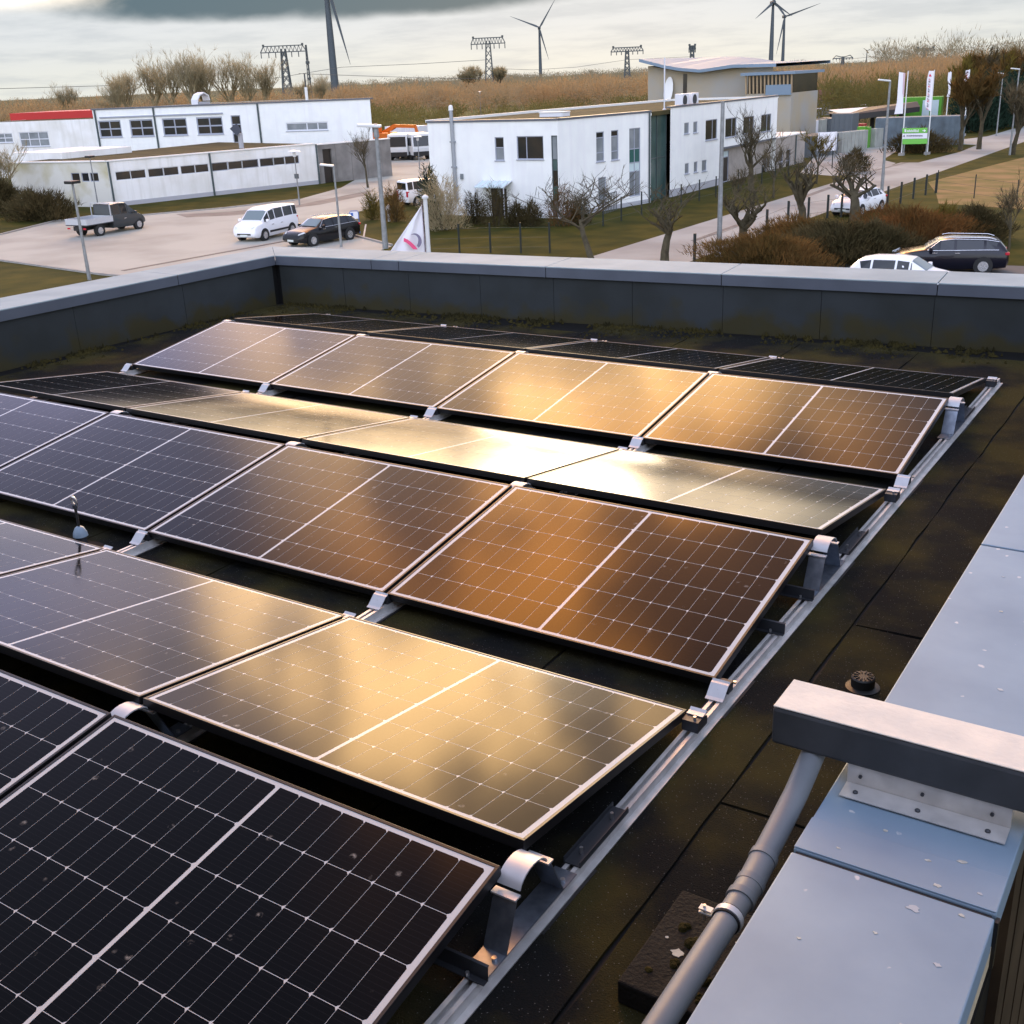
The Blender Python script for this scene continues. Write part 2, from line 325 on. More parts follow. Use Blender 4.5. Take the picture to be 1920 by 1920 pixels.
# ---- parapets
def coping_piece(par, P, z1, h, name='coping', m='coping', lip=0.0):
    o = MB().prism(P, z1-0.012, z1).build(name, M[m], par, off=par.location, bevel=0.003)
    a, b = np.array(P[0]), np.array(P[1]); e = (b-a)/np.linalg.norm(b-a); n = np.array([-e[1], e[0]]); n = n if (np.array(P[2])-b)@n > 0 else -n
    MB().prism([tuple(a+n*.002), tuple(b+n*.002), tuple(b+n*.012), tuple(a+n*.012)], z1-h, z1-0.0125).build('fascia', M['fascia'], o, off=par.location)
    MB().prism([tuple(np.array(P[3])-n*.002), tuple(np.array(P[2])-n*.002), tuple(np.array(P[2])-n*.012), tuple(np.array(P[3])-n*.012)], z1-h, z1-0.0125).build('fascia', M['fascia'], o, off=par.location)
    return o
def isect(p, d, q, e):
    A = np.array([[d[0], -e[0]], [d[1], -e[1]]]); t_ = np.linalg.solve(A, np.array(q)-np.array(p)); return tuple(np.array(p)+np.array(d)*t_[0])
OC = isect(F0+FN*WC, FE, F0+LN*WC, LE)
far = thing('parapet_wall', 'dark low parapet with pale metal coping behind the farthest panel row', 'parapet', (-4.0, 6.3, 0))
def fp(s, w): return tuple(F0 + FE*s + FN*w)
xj = [-6.42, -6.07, -4.34, -2.55, -0.68]; sj = [0.0] + [(x-F0[0])/FE[0] for x in xj] + [8.9]
for k, (a, b) in enumerate(zip(sj[:-1], sj[1:])):
    oa = -WC*1.02 if k == 0 else a+0.004
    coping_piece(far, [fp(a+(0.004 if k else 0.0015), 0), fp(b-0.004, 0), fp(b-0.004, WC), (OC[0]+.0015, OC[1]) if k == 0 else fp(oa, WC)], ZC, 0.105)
MB().prism([fp(-0.25, 0.05), fp(9.0, 0.05), fp(9.0, 0.52), fp(-0.25, 0.52)], -0.25, ZC-0.108).build('wall', M['bitumen'], far, off=far.location)
sx_ = [0.02, 0.9, 1.75, 2.62, 3.46, 4.3, 5.2, 6.1, 7.05, 8.0, 8.9]
for k, (a, b) in enumerate(zip(sx_[:-1], sx_[1:])):
    MB().prism([fp(a+0.002, 0.030+0.002*(k % 2)), fp(b-0.002, 0.030+0.002*((k*7) % 3)/2), fp(b-0.002, 0.049), fp(a+0.002, 0.049)], -0.002, ZC-0.107).build('upstand_sheet', M['upstand'], far, off=far.location)
lef = thing('parapet_wall', 'dark low parapet with pale metal coping running beside the row ends towards the corner', 'parapet', (-7.9, 2.0, 0))
def lp(s, w): return tuple(F0 + LE*s + LN*w)
for k, (a, b) in enumerate(((-1.36, 0.0), (-4.9, -1.36), (-8.4, -4.9), (-12.2, -8.4))):
    ob = WC*0.98 if k == 0 else b-0.004
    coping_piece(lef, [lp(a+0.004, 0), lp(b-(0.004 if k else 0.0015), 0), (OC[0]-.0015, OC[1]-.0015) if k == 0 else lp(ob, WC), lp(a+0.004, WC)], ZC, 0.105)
MB().prism([lp(-12.2, 0.05), lp(0.2, 0.05), lp(0.2, 0.52), lp(-12.2, 0.52)], -0.25, ZC-0.110).build('wall', M['bitumen'], lef, off=lef.location)
ss = [-12.0, -10.4, -9.0, -7.6, -6.3, -5.1, -3.9, -2.6, -1.3, -0.03]
for k, (a, b) in enumerate(zip(ss[:-1], ss[1:])):
    MB().prism([lp(a+0.002, 0.030+0.002*(k % 2)), lp(b-0.002, 0.031), lp(b-0.002, 0.049), lp(a+0.002, 0.049)], -0.002, ZC-0.109).build('upstand_sheet', M['upstand'], lef, off=lef.location)
rig = thing('parapet_wall', 'parapet with broad blue grey metal coping along the open roof strip', 'parapet', (1.0, 0, 0))
cuts = [-6.6, -3.5, -1.335, 0.83, 2.99, 5.15, 6.05]
for k, (a, b) in enumerate(zip(cuts[:-1], cuts[1:])):
    MB().box(0.764, 1.236, a+0.007, b-0.007, 0.405, 0.500).build('coping', M['zinc'], rig, off=rig.location, bevel=0.004)
for y_ in cuts[1:-1]: MB().box(0.772, 1.228, y_-0.0058, y_+0.0058, 0.42, 0.494).build('joint_seal', M['black'], rig, off=rig.location)
MB().box(0.764, 1.236, -1.325, -1.190, 0.5005, 0.5045).build('coping_lap', M['zinc'], rig, off=rig.location, bevel=0.002)
MB().box(0.83, 1.17, -6.6, 6.05, -0.25, 0.402).build('wall', M['bitumen'], rig, off=rig.location)
for k in range(10):
    MB().box(0.805+0.003*(k % 2), 0.829, -6.5+1.25*k+0.005, -6.5+1.25*(k+1)-0.005, -0.002, 0.40).build('upstand_sheet', M['upstand'], rig, off=rig.location)
rd = random.Random(21)
for k, (x, y, r) in enumerate([(1.07, -1.40, .020), (1.17, -1.37, .010), (1.10, -1.30, .011), (1.19, -1.28, .008), (1.13, -1.18, .014), (1.06, -1.22, .008), (1.16, -1.55, .010), (1.02, -1.52, .007), (0.88, -1.62, .006), (1.14, -1.75, .009), (0.94, -1.15, .007), (0.86, -1.28, .006), (1.05, -0.30, .012), (0.95, 0.25, .010), (1.12, 0.05, .008), (0.90, 0.55, .007)]):
    P = [(x+r*rd.uniform(.45, 1.1)*math.cos(2*math.pi*i/11), y+r*rd.uniform(.3, .75)*math.sin(2*math.pi*i/11)) for i in range(11)]; zt = .5046 if -1.325 < y < -1.19 else .5003
    MB().prism(P, zt, zt+.0012).build('dropping', M['lichen'] if k % 3 else M['drop'], rig, off=rig.location)
MB().box(1.171, 1.193, -6.6, 6.05, -0.309, 0.401).build('outer_render', M['plaster_beige'], rig, off=rig.location)
MB().box(1.237, 1.245, -1.345, -1.325, 0.36, 0.492).build('coping_clip', M['black'], rig, off=rig.location)
sky_block = MB().box(-4.5, 7.0, -13.0, -4.7, GZ, 5.2).build('skylight_blocker', M['clad']); tag(sky_block, 'unseen dark block added behind the viewpoint to shade the near faces', 'building')  # unseen block, added to keep skylight off the faces towards the camera
body = MB().box(-8.28, 1.19, -4.69, 6.85, GZ, -0.31).build('plastered_building', M['plaster_beige']); tag(body, 'beige plastered building wall below the metal coping', 'building')
# moss along the foot of the far and left parapets
T = []
nr = np.random.default_rng(5)
for k in range(5200):
    u = nr.uniform(); 
    if u < 0.72:
        s = nr.uniform(0.1, 8.6); w = -abs(nr.normal(0, 0.24))+0.02
        if math.sin(s*3.1)+math.sin(s*7.7+1) + nr.normal(0, .7) < 0.1: continue
        c = F0+FE*s+FN*w
    else:
        s = nr.uniform(-5.5, -0.1); w = -abs(nr.normal(0, 0.12)); c = F0+LE*s+LN*w
        if math.sin(s*4.1)+math.sin(s*9.7+1) + nr.normal(0, .7) < 0.3: continue
    r = nr.uniform(0.012, 0.035); h = nr.uniform(0.006, 0.03)*(1.6 if w > -0.06 else 1)
    a = nr.uniform(0, 6.28, 5)
    ring = [(c[0]+r*math.cos(6.283*j/5+a[0])*nr.uniform(.6, 1.1), c[1]+r*math.sin(6.283*j/5+a[0])*nr.uniform(.6, 1.1), 0.001) for j in range(5)]
    for j in range(5): T.append((ring[j], ring[(j+1) % 5], (c[0], c[1], 0.004+h)))
tag(link('moss', tri_mesh('moss', np.array(T)), M['moss']), 'olive brown moss along the foot of the parapet', 'moss', kind='stuff')

# ================================================================== solar panels
TILT, ZL, GH, GV, PX, PW = 0.1468, 0.10, 0.1253, 0.2617, 1.6551, 1.134
PL = PX-0.020; wc, ws = PW*math.cos(TILT), PW*math.sin(TILT); PER = 2*wc+GH+GV
FW = 0.011                                                      # visible frame rim
fr = MB()
for (x0, x1, y0, y1) in ((0, PL, 0, FW), (0, PL, PW-FW, PW), (0, FW, FW, PW-FW), (PL-FW, PL, FW, PW-FW)): fr.box(x0, x1, y0, y1, -0.035, 0)
proto = thing('solar_panel', '', 'solar panel')
f_ = fr.build('frame', M['frame'], proto, bevel=0.0012)
MB().box(FW, PL-FW, FW, PW-FW, -0.0075, -0.0022).build('backsheet', M['backsheet'], proto)
MB().box(FW+0.03, FW+0.13, PW-0.0005, PW+0.001, -0.024, -0.014).build('type_label', M['alu_white'], proto)
nx, ny, mx, my, mid, gx, gy = 9, 6, 0.020, 0.016, 0.015, 0.0013, 0.0020
cw = (PL-2*FW-2*mx-mid-2*(nx-1)*gx)/(2*nx); chh = (PW-2*FW-2*my-(ny-1)*gy)/ny
cf = 0.008
def cell_mesh(flip):
    P = [(0, 0), (cw-cf, 0), (cw, cf), (cw, chh-cf), (cw-cf, chh), (0, chh)]
    if flip: P = [(cw-x, y) for x, y in P][::-1]
    m = MB().prism([(x-cw/2, y-chh/2) for x, y in P], -0.0021, -0.00195)
    me = bpy.data.meshes.new('cell'); me.from_pydata(m.v, [], m.f); me.materials.append(M['cell']); return me
cme = cell_mesh(False)
for h in range(2):
    for i in range(nx):
        for j in range(ny):
            o = bpy.data.objects.new('cell', cme); COL.objects.link(o); o.parent = proto
            o.location = (FW+mx+h*(nx*cw+(nx-1)*gx+mid)+i*(cw+gx)+cw/2, FW+my+j*(chh+gy)+chh/2, 0)
ORD = ['first', 'second', 'third', 'fourth', 'fifth', 'sixth']
ROWS = {'A': ('front row', 3), 'B': ('second row', 4), 'C': ('third row', 4), 'D': ('fourth row', 4), 'E': ('fifth row', 4), 'F': ('farthest row', 4)}
first = True
for ri, r in enumerate('ABCDEF'):
    for k in range(ROWS[r][1]):
        p = proto if first else copy_tree(proto); first = False
        b = (ri//2-1)*PER; x = -(k+1)*PX+0.020
        if ri % 2 == 0: p.location = (x, b, ZL+0.0); p.rotation_euler = (TILT, 0, 0)
        else: p.location = (x, b+wc+GH, ZL+ws); p.rotation_euler = (-TILT, 0, 0)
        p['label'] = 'black framed solar panel, %s from the open roof strip in the %s' % (ORD[k], ROWS[r][0])
        p['group'] = 'solar panels on the flat roof'
# ---- rails
RZ0, RZ1 = 0.012, 0.050
def rail(x, y0, y1, label):
    t = thing('mounting_rail', label, 'rail', (x, (y0+y1)/2, 0), group='rails under the panels')
    prof = [(-0.045, RZ0), (0.045, RZ0), (0.045, RZ0+0.004), (0.022, RZ0+0.004), (0.022, RZ1), (0.008, RZ1), (0.008, RZ1-0.004), (0.017, RZ1-0.004), (0.017, RZ0+0.010),
            (-0.017, RZ0+0.010), (-0.017, RZ1-0.004), (-0.008, RZ1-0.004), (-0.008, RZ1), (-0.022, RZ1), (-0.022, RZ0+0.004), (-0.045, RZ0+0.004)]
    MB().extr([(x+a, b) for a, b in prof], 'y', y0, y1).build('channel', M['alu'], t, off=t.location)
    for y in np.arange(y0+0.35, y1, 1.32):
        MB().box(x-0.055, x+0.055, y-0.16, y+0.16, 0.0065, 0.0118).build('pad', M['rubber'], t, off=t.location)
    return t
for k in range(5):
    rail(0.035 if k == 0 else -k*PX+0.010, -2.95, 5.22, 'grey aluminium rail under the panels at %s' % ('the row ends by the open roof strip' if k == 0 else 'the %s joint from the open roof strip' % ORD[k-1] if k < 4 else 'the row ends beside the left parapet'))
# ---- ridge supports
def strip_prof(pts, t=0.004):                                   # thin bent sheet in (y, z) as a polygon
    n = len(pts); a, b = [], []
    for i in range(n):
        p, q = np.array(pts[max(i-1, 0)]), np.array(pts[min(i+1, n-1)]); d = (q-p)/np.linalg.norm(q-p); m = np.array([-d[1], d[0]])*t/2
        a.append(tuple(np.array(pts[i])+m)); b.append(tuple(np.array(pts[i])-m))
    return a+b[::-1]
def ridge_support():
    t = thing('ridge_support', '', 'bracket')
    h = ZL+ws-0.012; w0, w1 = -0.036, 0.040
    y0, y1 = -0.135, 0.135
    MB().extr(strip_prof([(-0.26, RZ1+0.003), (0.235, RZ1+0.003)], 0.004), 'x', w0, w1).build('base_plate', M['galv'], t)
    for s in (-1, 1):
        MB().extr(strip_prof([(s*0.155, RZ1+0.005), (s*0.118, 0.135), (s*0.088, h-0.052)], 0.004), 'x', w0, w1).build('leg', M['galv'], t)
        MB().box(w0-0.004, w1+0.002, s*0.088-0.014, s*0.088+0.014, h-0.056, h-0.050).build('ledge', M['alu_white'], t)
        MB().lathe([(0.008, 0), (0.008, 0.010), (0.004, 0.010)], (w1-0.02, s*0.185, RZ1+0.005), 8).build('bolt', M['screw'], t)
    arc = [(0.074*math.sin(a), h-0.050+0.050*math.cos(a)) for a in np.linspace(-1.35, 1.35, 11)]
    MB().extr(strip_prof(arc, 0.005), 'x', w0, w1).build('arched_cap', M['alu_white'], t, smooth=True)
    return t
def low_clamp():
    t = thing('panel_clamp', '', 'clamp')
    w0, w1 = -0.036, 0.036
    MB().extr(strip_prof([(-0.085, RZ1+0.004), (-0.070, RZ1+0.010), (-0.028, 0.097), (-0.016, 0.099), (-0.010, 0.106)], 0.004), 'x', w0, w1).build('bent_plate', M['alu_white'], t)
    MB().box(w0+0.006, w1-0.006, -0.012, 0.035, RZ1, 0.088).build('block', M['steel_dark'], t)
    a = math.atan2(0.05, 0.042)
    MB().tube([(0, -0.0505, 0.0735), (0, -0.0535, 0.0765)], 0.009, 10).build('hole', M['black'], t)
    MB().lathe([(0.007, 0), (0.007, 0.008), (0.003, 0.008)], (0.042, 0.02, 0.088), 8).build('bolt', M['screw'], t)
    return t
def far_clamp():
    t = thing('end_clamp', '', 'clamp')
    MB().extr([(-0.05, RZ1), (0.035, RZ1), (0.035, 0.082), (0.012, 0.094), (-0.05, 0.094)], 'x', -0.030, 0.034).build('block', M['steel_dark'], t)
    MB().extr(strip_prof([(-0.01, 0.098), (0.018, 0.098), (0.030, 0.106)], 0.003), 'x', -0.030, 0.034).build('hook', M['alu_white'], t)
    MB().lathe([(0.006, 0), (0.006, 0.012), (0.003, 0.012)], (0.012, -0.03, 0.094), 8).build('bolt', M['screw'], t)
    return t
RS, LC, FC = ridge_support(), low_clamp(), far_clamp(); used = set()
def put(proto_, x, y, label, grp):
    o = proto_ if proto_ not in used else copy_tree(proto_); used.add(proto_)
    o.location = (x, y, 0); o['label'] = label; o['group'] = grp; return o
JN = ['by the open roof strip', 'at the first panel joint', 'at the second panel joint', 'at the third panel joint', 'by the left parapet']
for pi, (nm, nk) in enumerate((('front', 3), ('middle', 5), ('far', 5))):
    b = (pi-1)*PER
    for k in range(nk):
        x = 0.030 if k == 0 else -k*PX+0.004
        if k == 4: x = -4*PX+0.02-0.02
        put(RS, x, b+wc+GH/2, 'arched ridge support of the %s panel pair, %s' % (nm, JN[k]), 'ridge supports')
        if pi > 0: put(LC, x, b, 'bright bent clamp, near edge of the %s panel pair, %s' % (nm, JN[k]), 'low edge clamps')
        if k < 4: put(FC, x+0.006, b+2*wc+GH-0.01, 'dark end clamp, far edge of the %s panel pair, %s' % (nm, JN[k]), 'far edge clamps')
# cross plates and rail connectors on the visible rail
for y, nm in ((0.93, 'third row corner'), (0.555, 'third row middle'), (-1.705, 'front row corner')):
    t = thing('cross_plate', 'thin folded steel plate lying across the end rail under the %s' % nm, 'plate', (0, y, 0), group='cross plates')
    MB().extr(strip_prof([(-0.02, 0.056), (0.0, 0.056), (0.004, 0.100), (0.010, 0.102)], 0.003), 'x', -0.26, 0.078).build('sheet', M['steel_dark'], t)
    MB().lathe([(0.006, 0), (0.006, 0.012), (0.003, 0.012)], (0.02, -0.012, 0.058), 8).build('bolt', M['screw'], t)
for y, nm in ((1.66, 'fourth row'), (-1.02, 'second row'), (4.15, 'farthest row')):
    t = thing('rail_connector', 'dark channel connector joining two rail lengths beside the %s' % nm, 'connector', (0.035, y, 0), group='rail connectors')
    MB().extr([(-0.03, RZ1+0.001), (0.03, RZ1+0.001), (0.03, RZ1+0.022), (0.026, RZ1+0.022), (0.026, RZ1+0.006), (-0.026, RZ1+0.006), (-0.026, RZ1+0.022), (-0.03, RZ1+0.022)], 'y', -0.16, 0.16).build('channel', M['steel_dark'], t)
    for s in (-0.1, 0.1): MB().lathe([(0.006, 0), (0.006, 0.022), (0.003, 0.022)], (0, s, RZ1+0.006), 8).build('bolt', M['screw'], t)

# ================================================================== things on the roof
t = thing('roof_vent', 'small round black roof outlet with slotted cap on the felt', 'roof outlet', (0.47, 0.36, 0.004))
MB().lathe([(0.066, 0), (0.066, 0.007), (0.050, 0.012)], n=24).build('flange', M['black'], t, smooth=True)
MB().lathe([(0.046, 0.011), (0.046, 0.047), (0.041, 0.053), (0.02, 0.054)], n=24).build('body', M['black'], t, smooth=True)
for k in range(12):
    a = 2*math.pi*k/12; MB().bar((0.020*math.cos(a), 0.020*math.sin(a), 0.056), (0.039*math.cos(a), 0.039*math.sin(a), 0.056), 0.004, 0.004).build('rib', M['black'], t)
t = thing('ballast_slab', 'dark ballast slab with moss tufts and pale lichen beside the conduit', 'slab', (0.55, -1.36, 0.003))
MB().box(-0.165, 0.19, -0.19, 0.22, 0, 0.075).build('slab', M['stone'], t, bevel=0.006)
for k, (x, y, r) in enumerate(((-0.10, 0.08, .020), (-0.03, 0.03, .036), (0.03, -0.08, .028), (-0.06, -0.06, .018), (0.0, -0.13, .02), (0.05, -0.14, .018), (-0.11, -0.11, .014), (0.01, 0.10, .016))):
    m = MB(); n = 10
    for i in range(7):
        a = rng.uniform(0, 6.28); d = rng.uniform(0, r*.7); rr = r*rng.uniform(.4, .7)
        m.lathe([(rr, 0), (rr*.8, rr*.45), (rr*.35, rr*.8)], (x+d*math.cos(a), y+d*math.sin(a), 0.0752), 8)
    m.build('moss_tuft', M['moss'], t)
for k, (x, y, r) in enumerate(((-0.07, -0.02, .020), (0.0, -0.178, .028), (-0.03, 0.075, .007), (0.07, 0.09, .026), (-0.12, 0.02, .006))):
    P = [(x+r*rng.uniform(.55, 1.1)*math.cos(2*math.pi*i/14), y+r*rng.uniform(.55, 1.1)*.8*math.sin(2*math.pi*i/14)) for i in range(14)]
    MB().prism(P, 0.0753, 0.0768).build('lichen_patch', M['lichen'], t)
a0 = atz(151, 1003, 0.09)
t = thing('roof_anchor', 'fall protection anchor with a ring on a blue grey cone between panel rows', 'anchor', (a0[0], a0[1], 0))
MB().lathe([(0.030, 0.003), (0.030, 0.088)], n=16).build('base_tube', M['steel_dark'], t, smooth=True)
MB().lathe([(0.040, 0.085), (0.037, 0.105), (0.024, 0.132), (0.010, 0.142)], n=20).build('cone', M['cap_blue'], t, smooth=True)
MB().lathe([(0.11, 0.003), (0.11, 0.006), (0.05, 0.008)], n=24).build('collar', M['bitumen'], t)
MB().tube([(0, 0, 0.14), (0, 0, 0.262)], 0.0075, 10).build('rod', M['black'], t)
ring = [(0.019*math.sin(a), -0.004*math.cos(a), 0.287+0.026*math.cos(a)) for a in np.linspace(0, 2*math.pi, 19)]
MB().tube(ring, 0.0062, 8).build('ring', M['screw'], t, smooth=True)
MB().lathe([(0.013, 0.245), (0.013, 0.266), (0.008, 0.270)], n=12).build('nut', M['steel_dark'], t)
# ---- conduit along the parapet, steel beam and its flashing
t = thing('conduit_pipe', 'grey plastic conduit pipe running along the edge of the metal coping', 'pipe', (0.69, -1.6, 0.42))
pr = 0.031
MB().tube([(0.690, -3.3, .425), (0.688, -2.2, .425), (0.690, -1.47, .425)], pr, 20).build('run', M['pvc'], t, off=t.location, smooth=True)
MB().tube([(0.690, -1.475, .425), (0.690, -1.42, .425), (0.688, -1.36, .430), (0.687, -1.32, .437)], pr+0.003, 20).build('bend', M['pvc'], t, off=t.location, smooth=True)
MB().tube([(0.686, -1.335, .434), (0.688, -1.22, .460), (0.690, -1.10, .492), (0.692, -0.95, .555)], pr+0.001, 20).build('riser', M['pvc'], t, off=t.location, smooth=True)
for y, z, x in ((-1.478, .425, .690), (-1.42, .425, .690), (-1.325, .436, .687)):
    MB().tube([(x, y-0.010, z-0.001), (x, y+0.010, z+0.002)], pr+0.0055, 20).build('socket_ring', M['pvc'], t, off=t.location, smooth=True)
t2 = thing('pipe_clamp', 'bright metal pipe clamp with rubber lining round the conduit', 'pipe clamp', (0.69, -1.56, 0.425))
MB().tube([(0, -0.014, 0), (0, 0.014, 0)], pr+0.004, 20).build('lining', M['rubber'], t2, smooth=True)
MB().tube([(0, -0.009, 0), (0, 0.009, 0)], pr+0.0065, 20).build('band', M['alu_white'], t2, smooth=True)
MB().box(-0.072, -0.040, -0.009, 0.009, 0.004, 0.008).box(-0.072, -0.040, -0.009, 0.009, -0.006, -0.002).build('lug', M['alu_white'], t2)
MB().tube([(-0.06, 0, 0.016), (-0.06, 0, -0.03)], 0.004, 8).build('screw', M['screw'], t2)
t = thing('steel_beam', 'pale box beam crossing above the metal coping', 'beam', (1.0, -0.925, 0.56))
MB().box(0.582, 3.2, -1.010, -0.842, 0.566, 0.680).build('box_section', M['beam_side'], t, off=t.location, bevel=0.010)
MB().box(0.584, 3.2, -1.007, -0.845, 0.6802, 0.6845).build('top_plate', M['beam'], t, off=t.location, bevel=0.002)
t = thing('flashing_angle', 'folded metal angle screwed to the coping under the pale beam', 'flashing', (1.0, -1.03, 0.5))
MB().box(0.795, 1.205, -1.000, -0.990, 0.508, 0.566).build('upright', M['alu'], t, off=t.location)
MB().box(0.795, 1.205, -1.070, -1.001, 0.5055, 0.5085).build('flange', M['alu'], t, off=t.location)
for x in (0.83, 0.99, 1.16):
    MB().lathe([(0.007, 0), (0.007, 0.004), (0.003, 0.007)], (x-1.0, -0.012, 0.0085), 8).build('screw', M['steel_dark'], t)
    MB().tube([(x-1.0, 0.0295, 0.035), (x-1.0, 0.024, 0.035)], 0.005, 8).build('screw', M['steel_dark'], t)
t = thing('brown_board_cladding', 'dark brown vertical boards on the outer wall below the metal coping', 'cladding', (1.21, -0.9, -3.0))
for k in range(18): MB().box(1.1935, 1.226+0.003*(k % 2), -0.905+0.16*k, -0.905+0.16*k+0.155, -3.4, 0.398).build('board', M['brown'], t, off=t.location)
# ================================================================== ground, lot, road
M['grass'] = mat('grass', (0.066, 0.056, 0.007), 0.95, scale=0.5, col2=(0.030, 0.034, 0.004), bump=0.6, bscale=6, coords='World', spec=0.1, detail=10)
M['meadow'] = mat('meadow', (0.105, 0.110, 0.030), 0.95, scale=0.05, col2=(0.075, 0.060, 0.024), bump=0.4, bscale=2, coords='World', spec=0.1, detail=10)
M['paving'] = mat('pale_paving', (0.39, 0.38, 0.33), 0.85, scale=0.18, col2=(0.27, 0.26, 0.225), bump=0.1, bscale=8, coords='World', spec=0.2, detail=11, lo=0.44, hi=0.72)
M['asphalt'] = mat('road_asphalt', (0.345, 0.345, 0.315), 0.85, scale=0.2, col2=(0.24, 0.23, 0.21), bump=0.15, bscale=9, coords='World', spec=0.2, detail=11, lo=0.42, hi=0.7)
M['lotdark'] = mat('dark_asphalt', (0.15, 0.145, 0.14), 0.85, scale=0.4, var=0.3, coords='World', spec=0.2)
M['soil'] = mat('rough_field', (0.27, 0.17, 0.075), 0.95, scale=0.5, col2=(0.15, 0.125, 0.04), bump=0.8, bscale=3, coords='World', spec=0.1, detail=10)
M['kerb'] = mat('kerb_stone', (0.34, 0.32, 0.29), 0.85, scale=3, var=0.2, coords='World')
M['slot'] = mat('drain_channel', (0.10, 0.09, 0.08), 0.8)
def sheet(name, pts, z, m, kind='structure'):
    o = MB().add([(p[0], p[1], z) for p in pts], [tuple(range(len(pts)))])
    V = np.array(o.v); a = 0.5*sum(V[i][0]*V[(i+1) % len(V)][1]-V[(i+1) % len(V)][0]*V[i][1] for i in range(len(V)))
    if a < 0: o.f = [o.f[0][::-1]]
    return tag(o.build(name, M[m]), kind=kind)
g = MB(); S = 9000
g.add([(-S, -S, GZ), (S, -S, GZ), (S, S, GZ), (-S, S, GZ)], [(0, 1, 2, 3)]); tag(g.build('ground', M['meadow']), kind='structure')
near = [(-150, -20), (60, -20), (60, 150), (-30, 170), (-150, 120)]
sheet('lawn', near, GZ+0.004, 'grass')
PP = lambda L, z=GZ: [tuple(gp(x, y, z)[:2]) for x, y in L]
lot = PP([(-140, 470), (0, 440), (105, 414), (270, 403), (420, 390), (560, 374), (640, 361), (800, 332), (800, 345), (712, 374), (690, 392), (655, 402), (655, 440), (735, 462)]) + [(-37.5, 40), (-34, 22), (-44, 22)] + PP([(240, 521), (185, 516), (0, 490), (-140, 480)])
sheet('parking_lot', lot, GZ+0.008, 'paving')
sheet('yard', PP([(560, 374), (640, 361), (800, 332), (806, 300), (805, 288), (700, 292), (700, 318), (640, 352)]), GZ+0.0105, 'paving')
xl, xr = gp(1120, 478)[0], -21.1
sheet('road', [(xl, 8), (xr, 8), (xr+0.2, 70), (xr+1.0, 150), (xr+8, 330), (xl+8, 330), (xl+0.6, 150), (xl, 70)], GZ+0.008, 'asphalt')
sheet('yard_entrance', PP([(1500, 325), (1560, 330), (1640, 325), (1680, 306), (1655, 300), (1690, 278), (1700, 268), (1560, 268), (1530, 290)]), GZ+0.012, 'asphalt')
sheet('island_verge', PP([(1668, 300), (1690, 305), (1722, 305), (1800, 285), (1832, 272), (1780, 270), (1700, 285)]), GZ+0.016, 'grass')
sheet('side_lane', PP([(1805, 270), (1850, 262), (1920, 246), (1920, 238), (1850, 256), (1800, 262)]), GZ+0.010, 'asphalt')
sheet('field', PP([(1600, 362), (1500, 378), (1620, 372), (1760, 382), (1960, 395), (1960, 285), (1830, 318), (1740, 342)])[3:] + PP([(1755, 362)]), GZ+0.012, 'soil')
sheet('car_park', [(-20.5, 20), (8, 20), (8, 50.6), (-13.5, 49.2), (-15, 46)], GZ+0.010, 'lotdark')
def kerb(name, L, w=0.15, h=0.10):
    m = MB(); P = [gp(x, y) for x, y in L]
    for a, b in zip(P[:-1], P[1:]): m.bar((a[0], a[1], GZ+h/2), (b[0], b[1], GZ+h/2), w, h)
    tag(m.build(name, M['kerb']), kind='structure')
M['line'] = mat('worn_line', (0.50, 0.47, 0.43), .8, scale=2, var=.3, coords='World')
m = MB()
for k in range(6): a, b = gp(540+28*k, 470-3*k), gp(556+26*k, 436-3*k); m.bar((a[0], a[1], GZ+0.014), (b[0], b[1], GZ+0.014), .10, .004)
tag(m.build('bay_lines', M['line']), kind='structure')
M['patch'] = mat('repair_patch', (0.20, 0.18, 0.16), .85, scale=1, var=.3, coords='World')
sheet('lane_patch', PP([(330, 402), (420, 398), (560, 384), (640, 368), (700, 356), (690, 366), (600, 384), (440, 404), (350, 408)]), GZ+0.0125, 'patch')
for k, (p, q, w) in enumerate((((1500, 372), (1600, 337), .5), ((1640, 320), (1720, 300), .4), ((1300, 452), (1400, 416), .35))):
    a, b = gp(*p), gp(*q); m = MB(); m.bar((a[0], a[1], GZ+.0135), (b[0], b[1], GZ+.0135), w, .004); tag(m.build('road_patch', M['patch']), kind='structure')
kerb('kerb_lot', [(0, 441), (105, 415), (270, 404), (420, 391), (560, 375)]); kerb('kerb_lawn', [(0, 489), (185, 515), (240, 520)]); kerb('kerb_sign', [(655, 402), (655, 440), (735, 461)])
m = MB(); a, b = gp(230, 508), gp(560, 448); m.bar((a[0], a[1], GZ+0.014), (b[0], b[1], GZ+0.014), 0.35, 0.006); tag(m.build('drain_channel', M['slot']), kind='structure')

# ================================================================== facades
M['render'] = mat('white_render', (0.89, 0.895, 0.85), 0.85, scale=0.9, col2=(0.84, 0.845, 0.81), coords='World', bump=0.05, bscale=30, spec=0.2, streak=(0.81, 0.80, 0.785))
M['render_old'] = mat('weathered_white_render', (0.87, 0.855, 0.82), 0.85, scale=0.5, col2=(0.72, 0.695, 0.63), coords='World', spec=0.2, detail=9, lo=0.42, hi=0.75, streak=(0.70, 0.68, 0.62))
M['render_stain'] = mat('stained_render', (0.64, 0.62, 0.55), 0.9, scale=0.45, col2=(0.42, 0.37, 0.18), coords='World', spec=0.2, detail=8, lo=0.45, hi=0.75)
M['render_tan'] = mat('tan_brick_render', (0.36, 0.32, 0.28), 0.9, scale=1.2, col2=(0.28, 0.25, 0.22), coords='World', bump=0.2, bscale=12)
M['concrete'] = mat('grey_concrete', (0.25, 0.235, 0.215), 0.9, scale=0.8, col2=(0.16, 0.15, 0.135), coords='World')
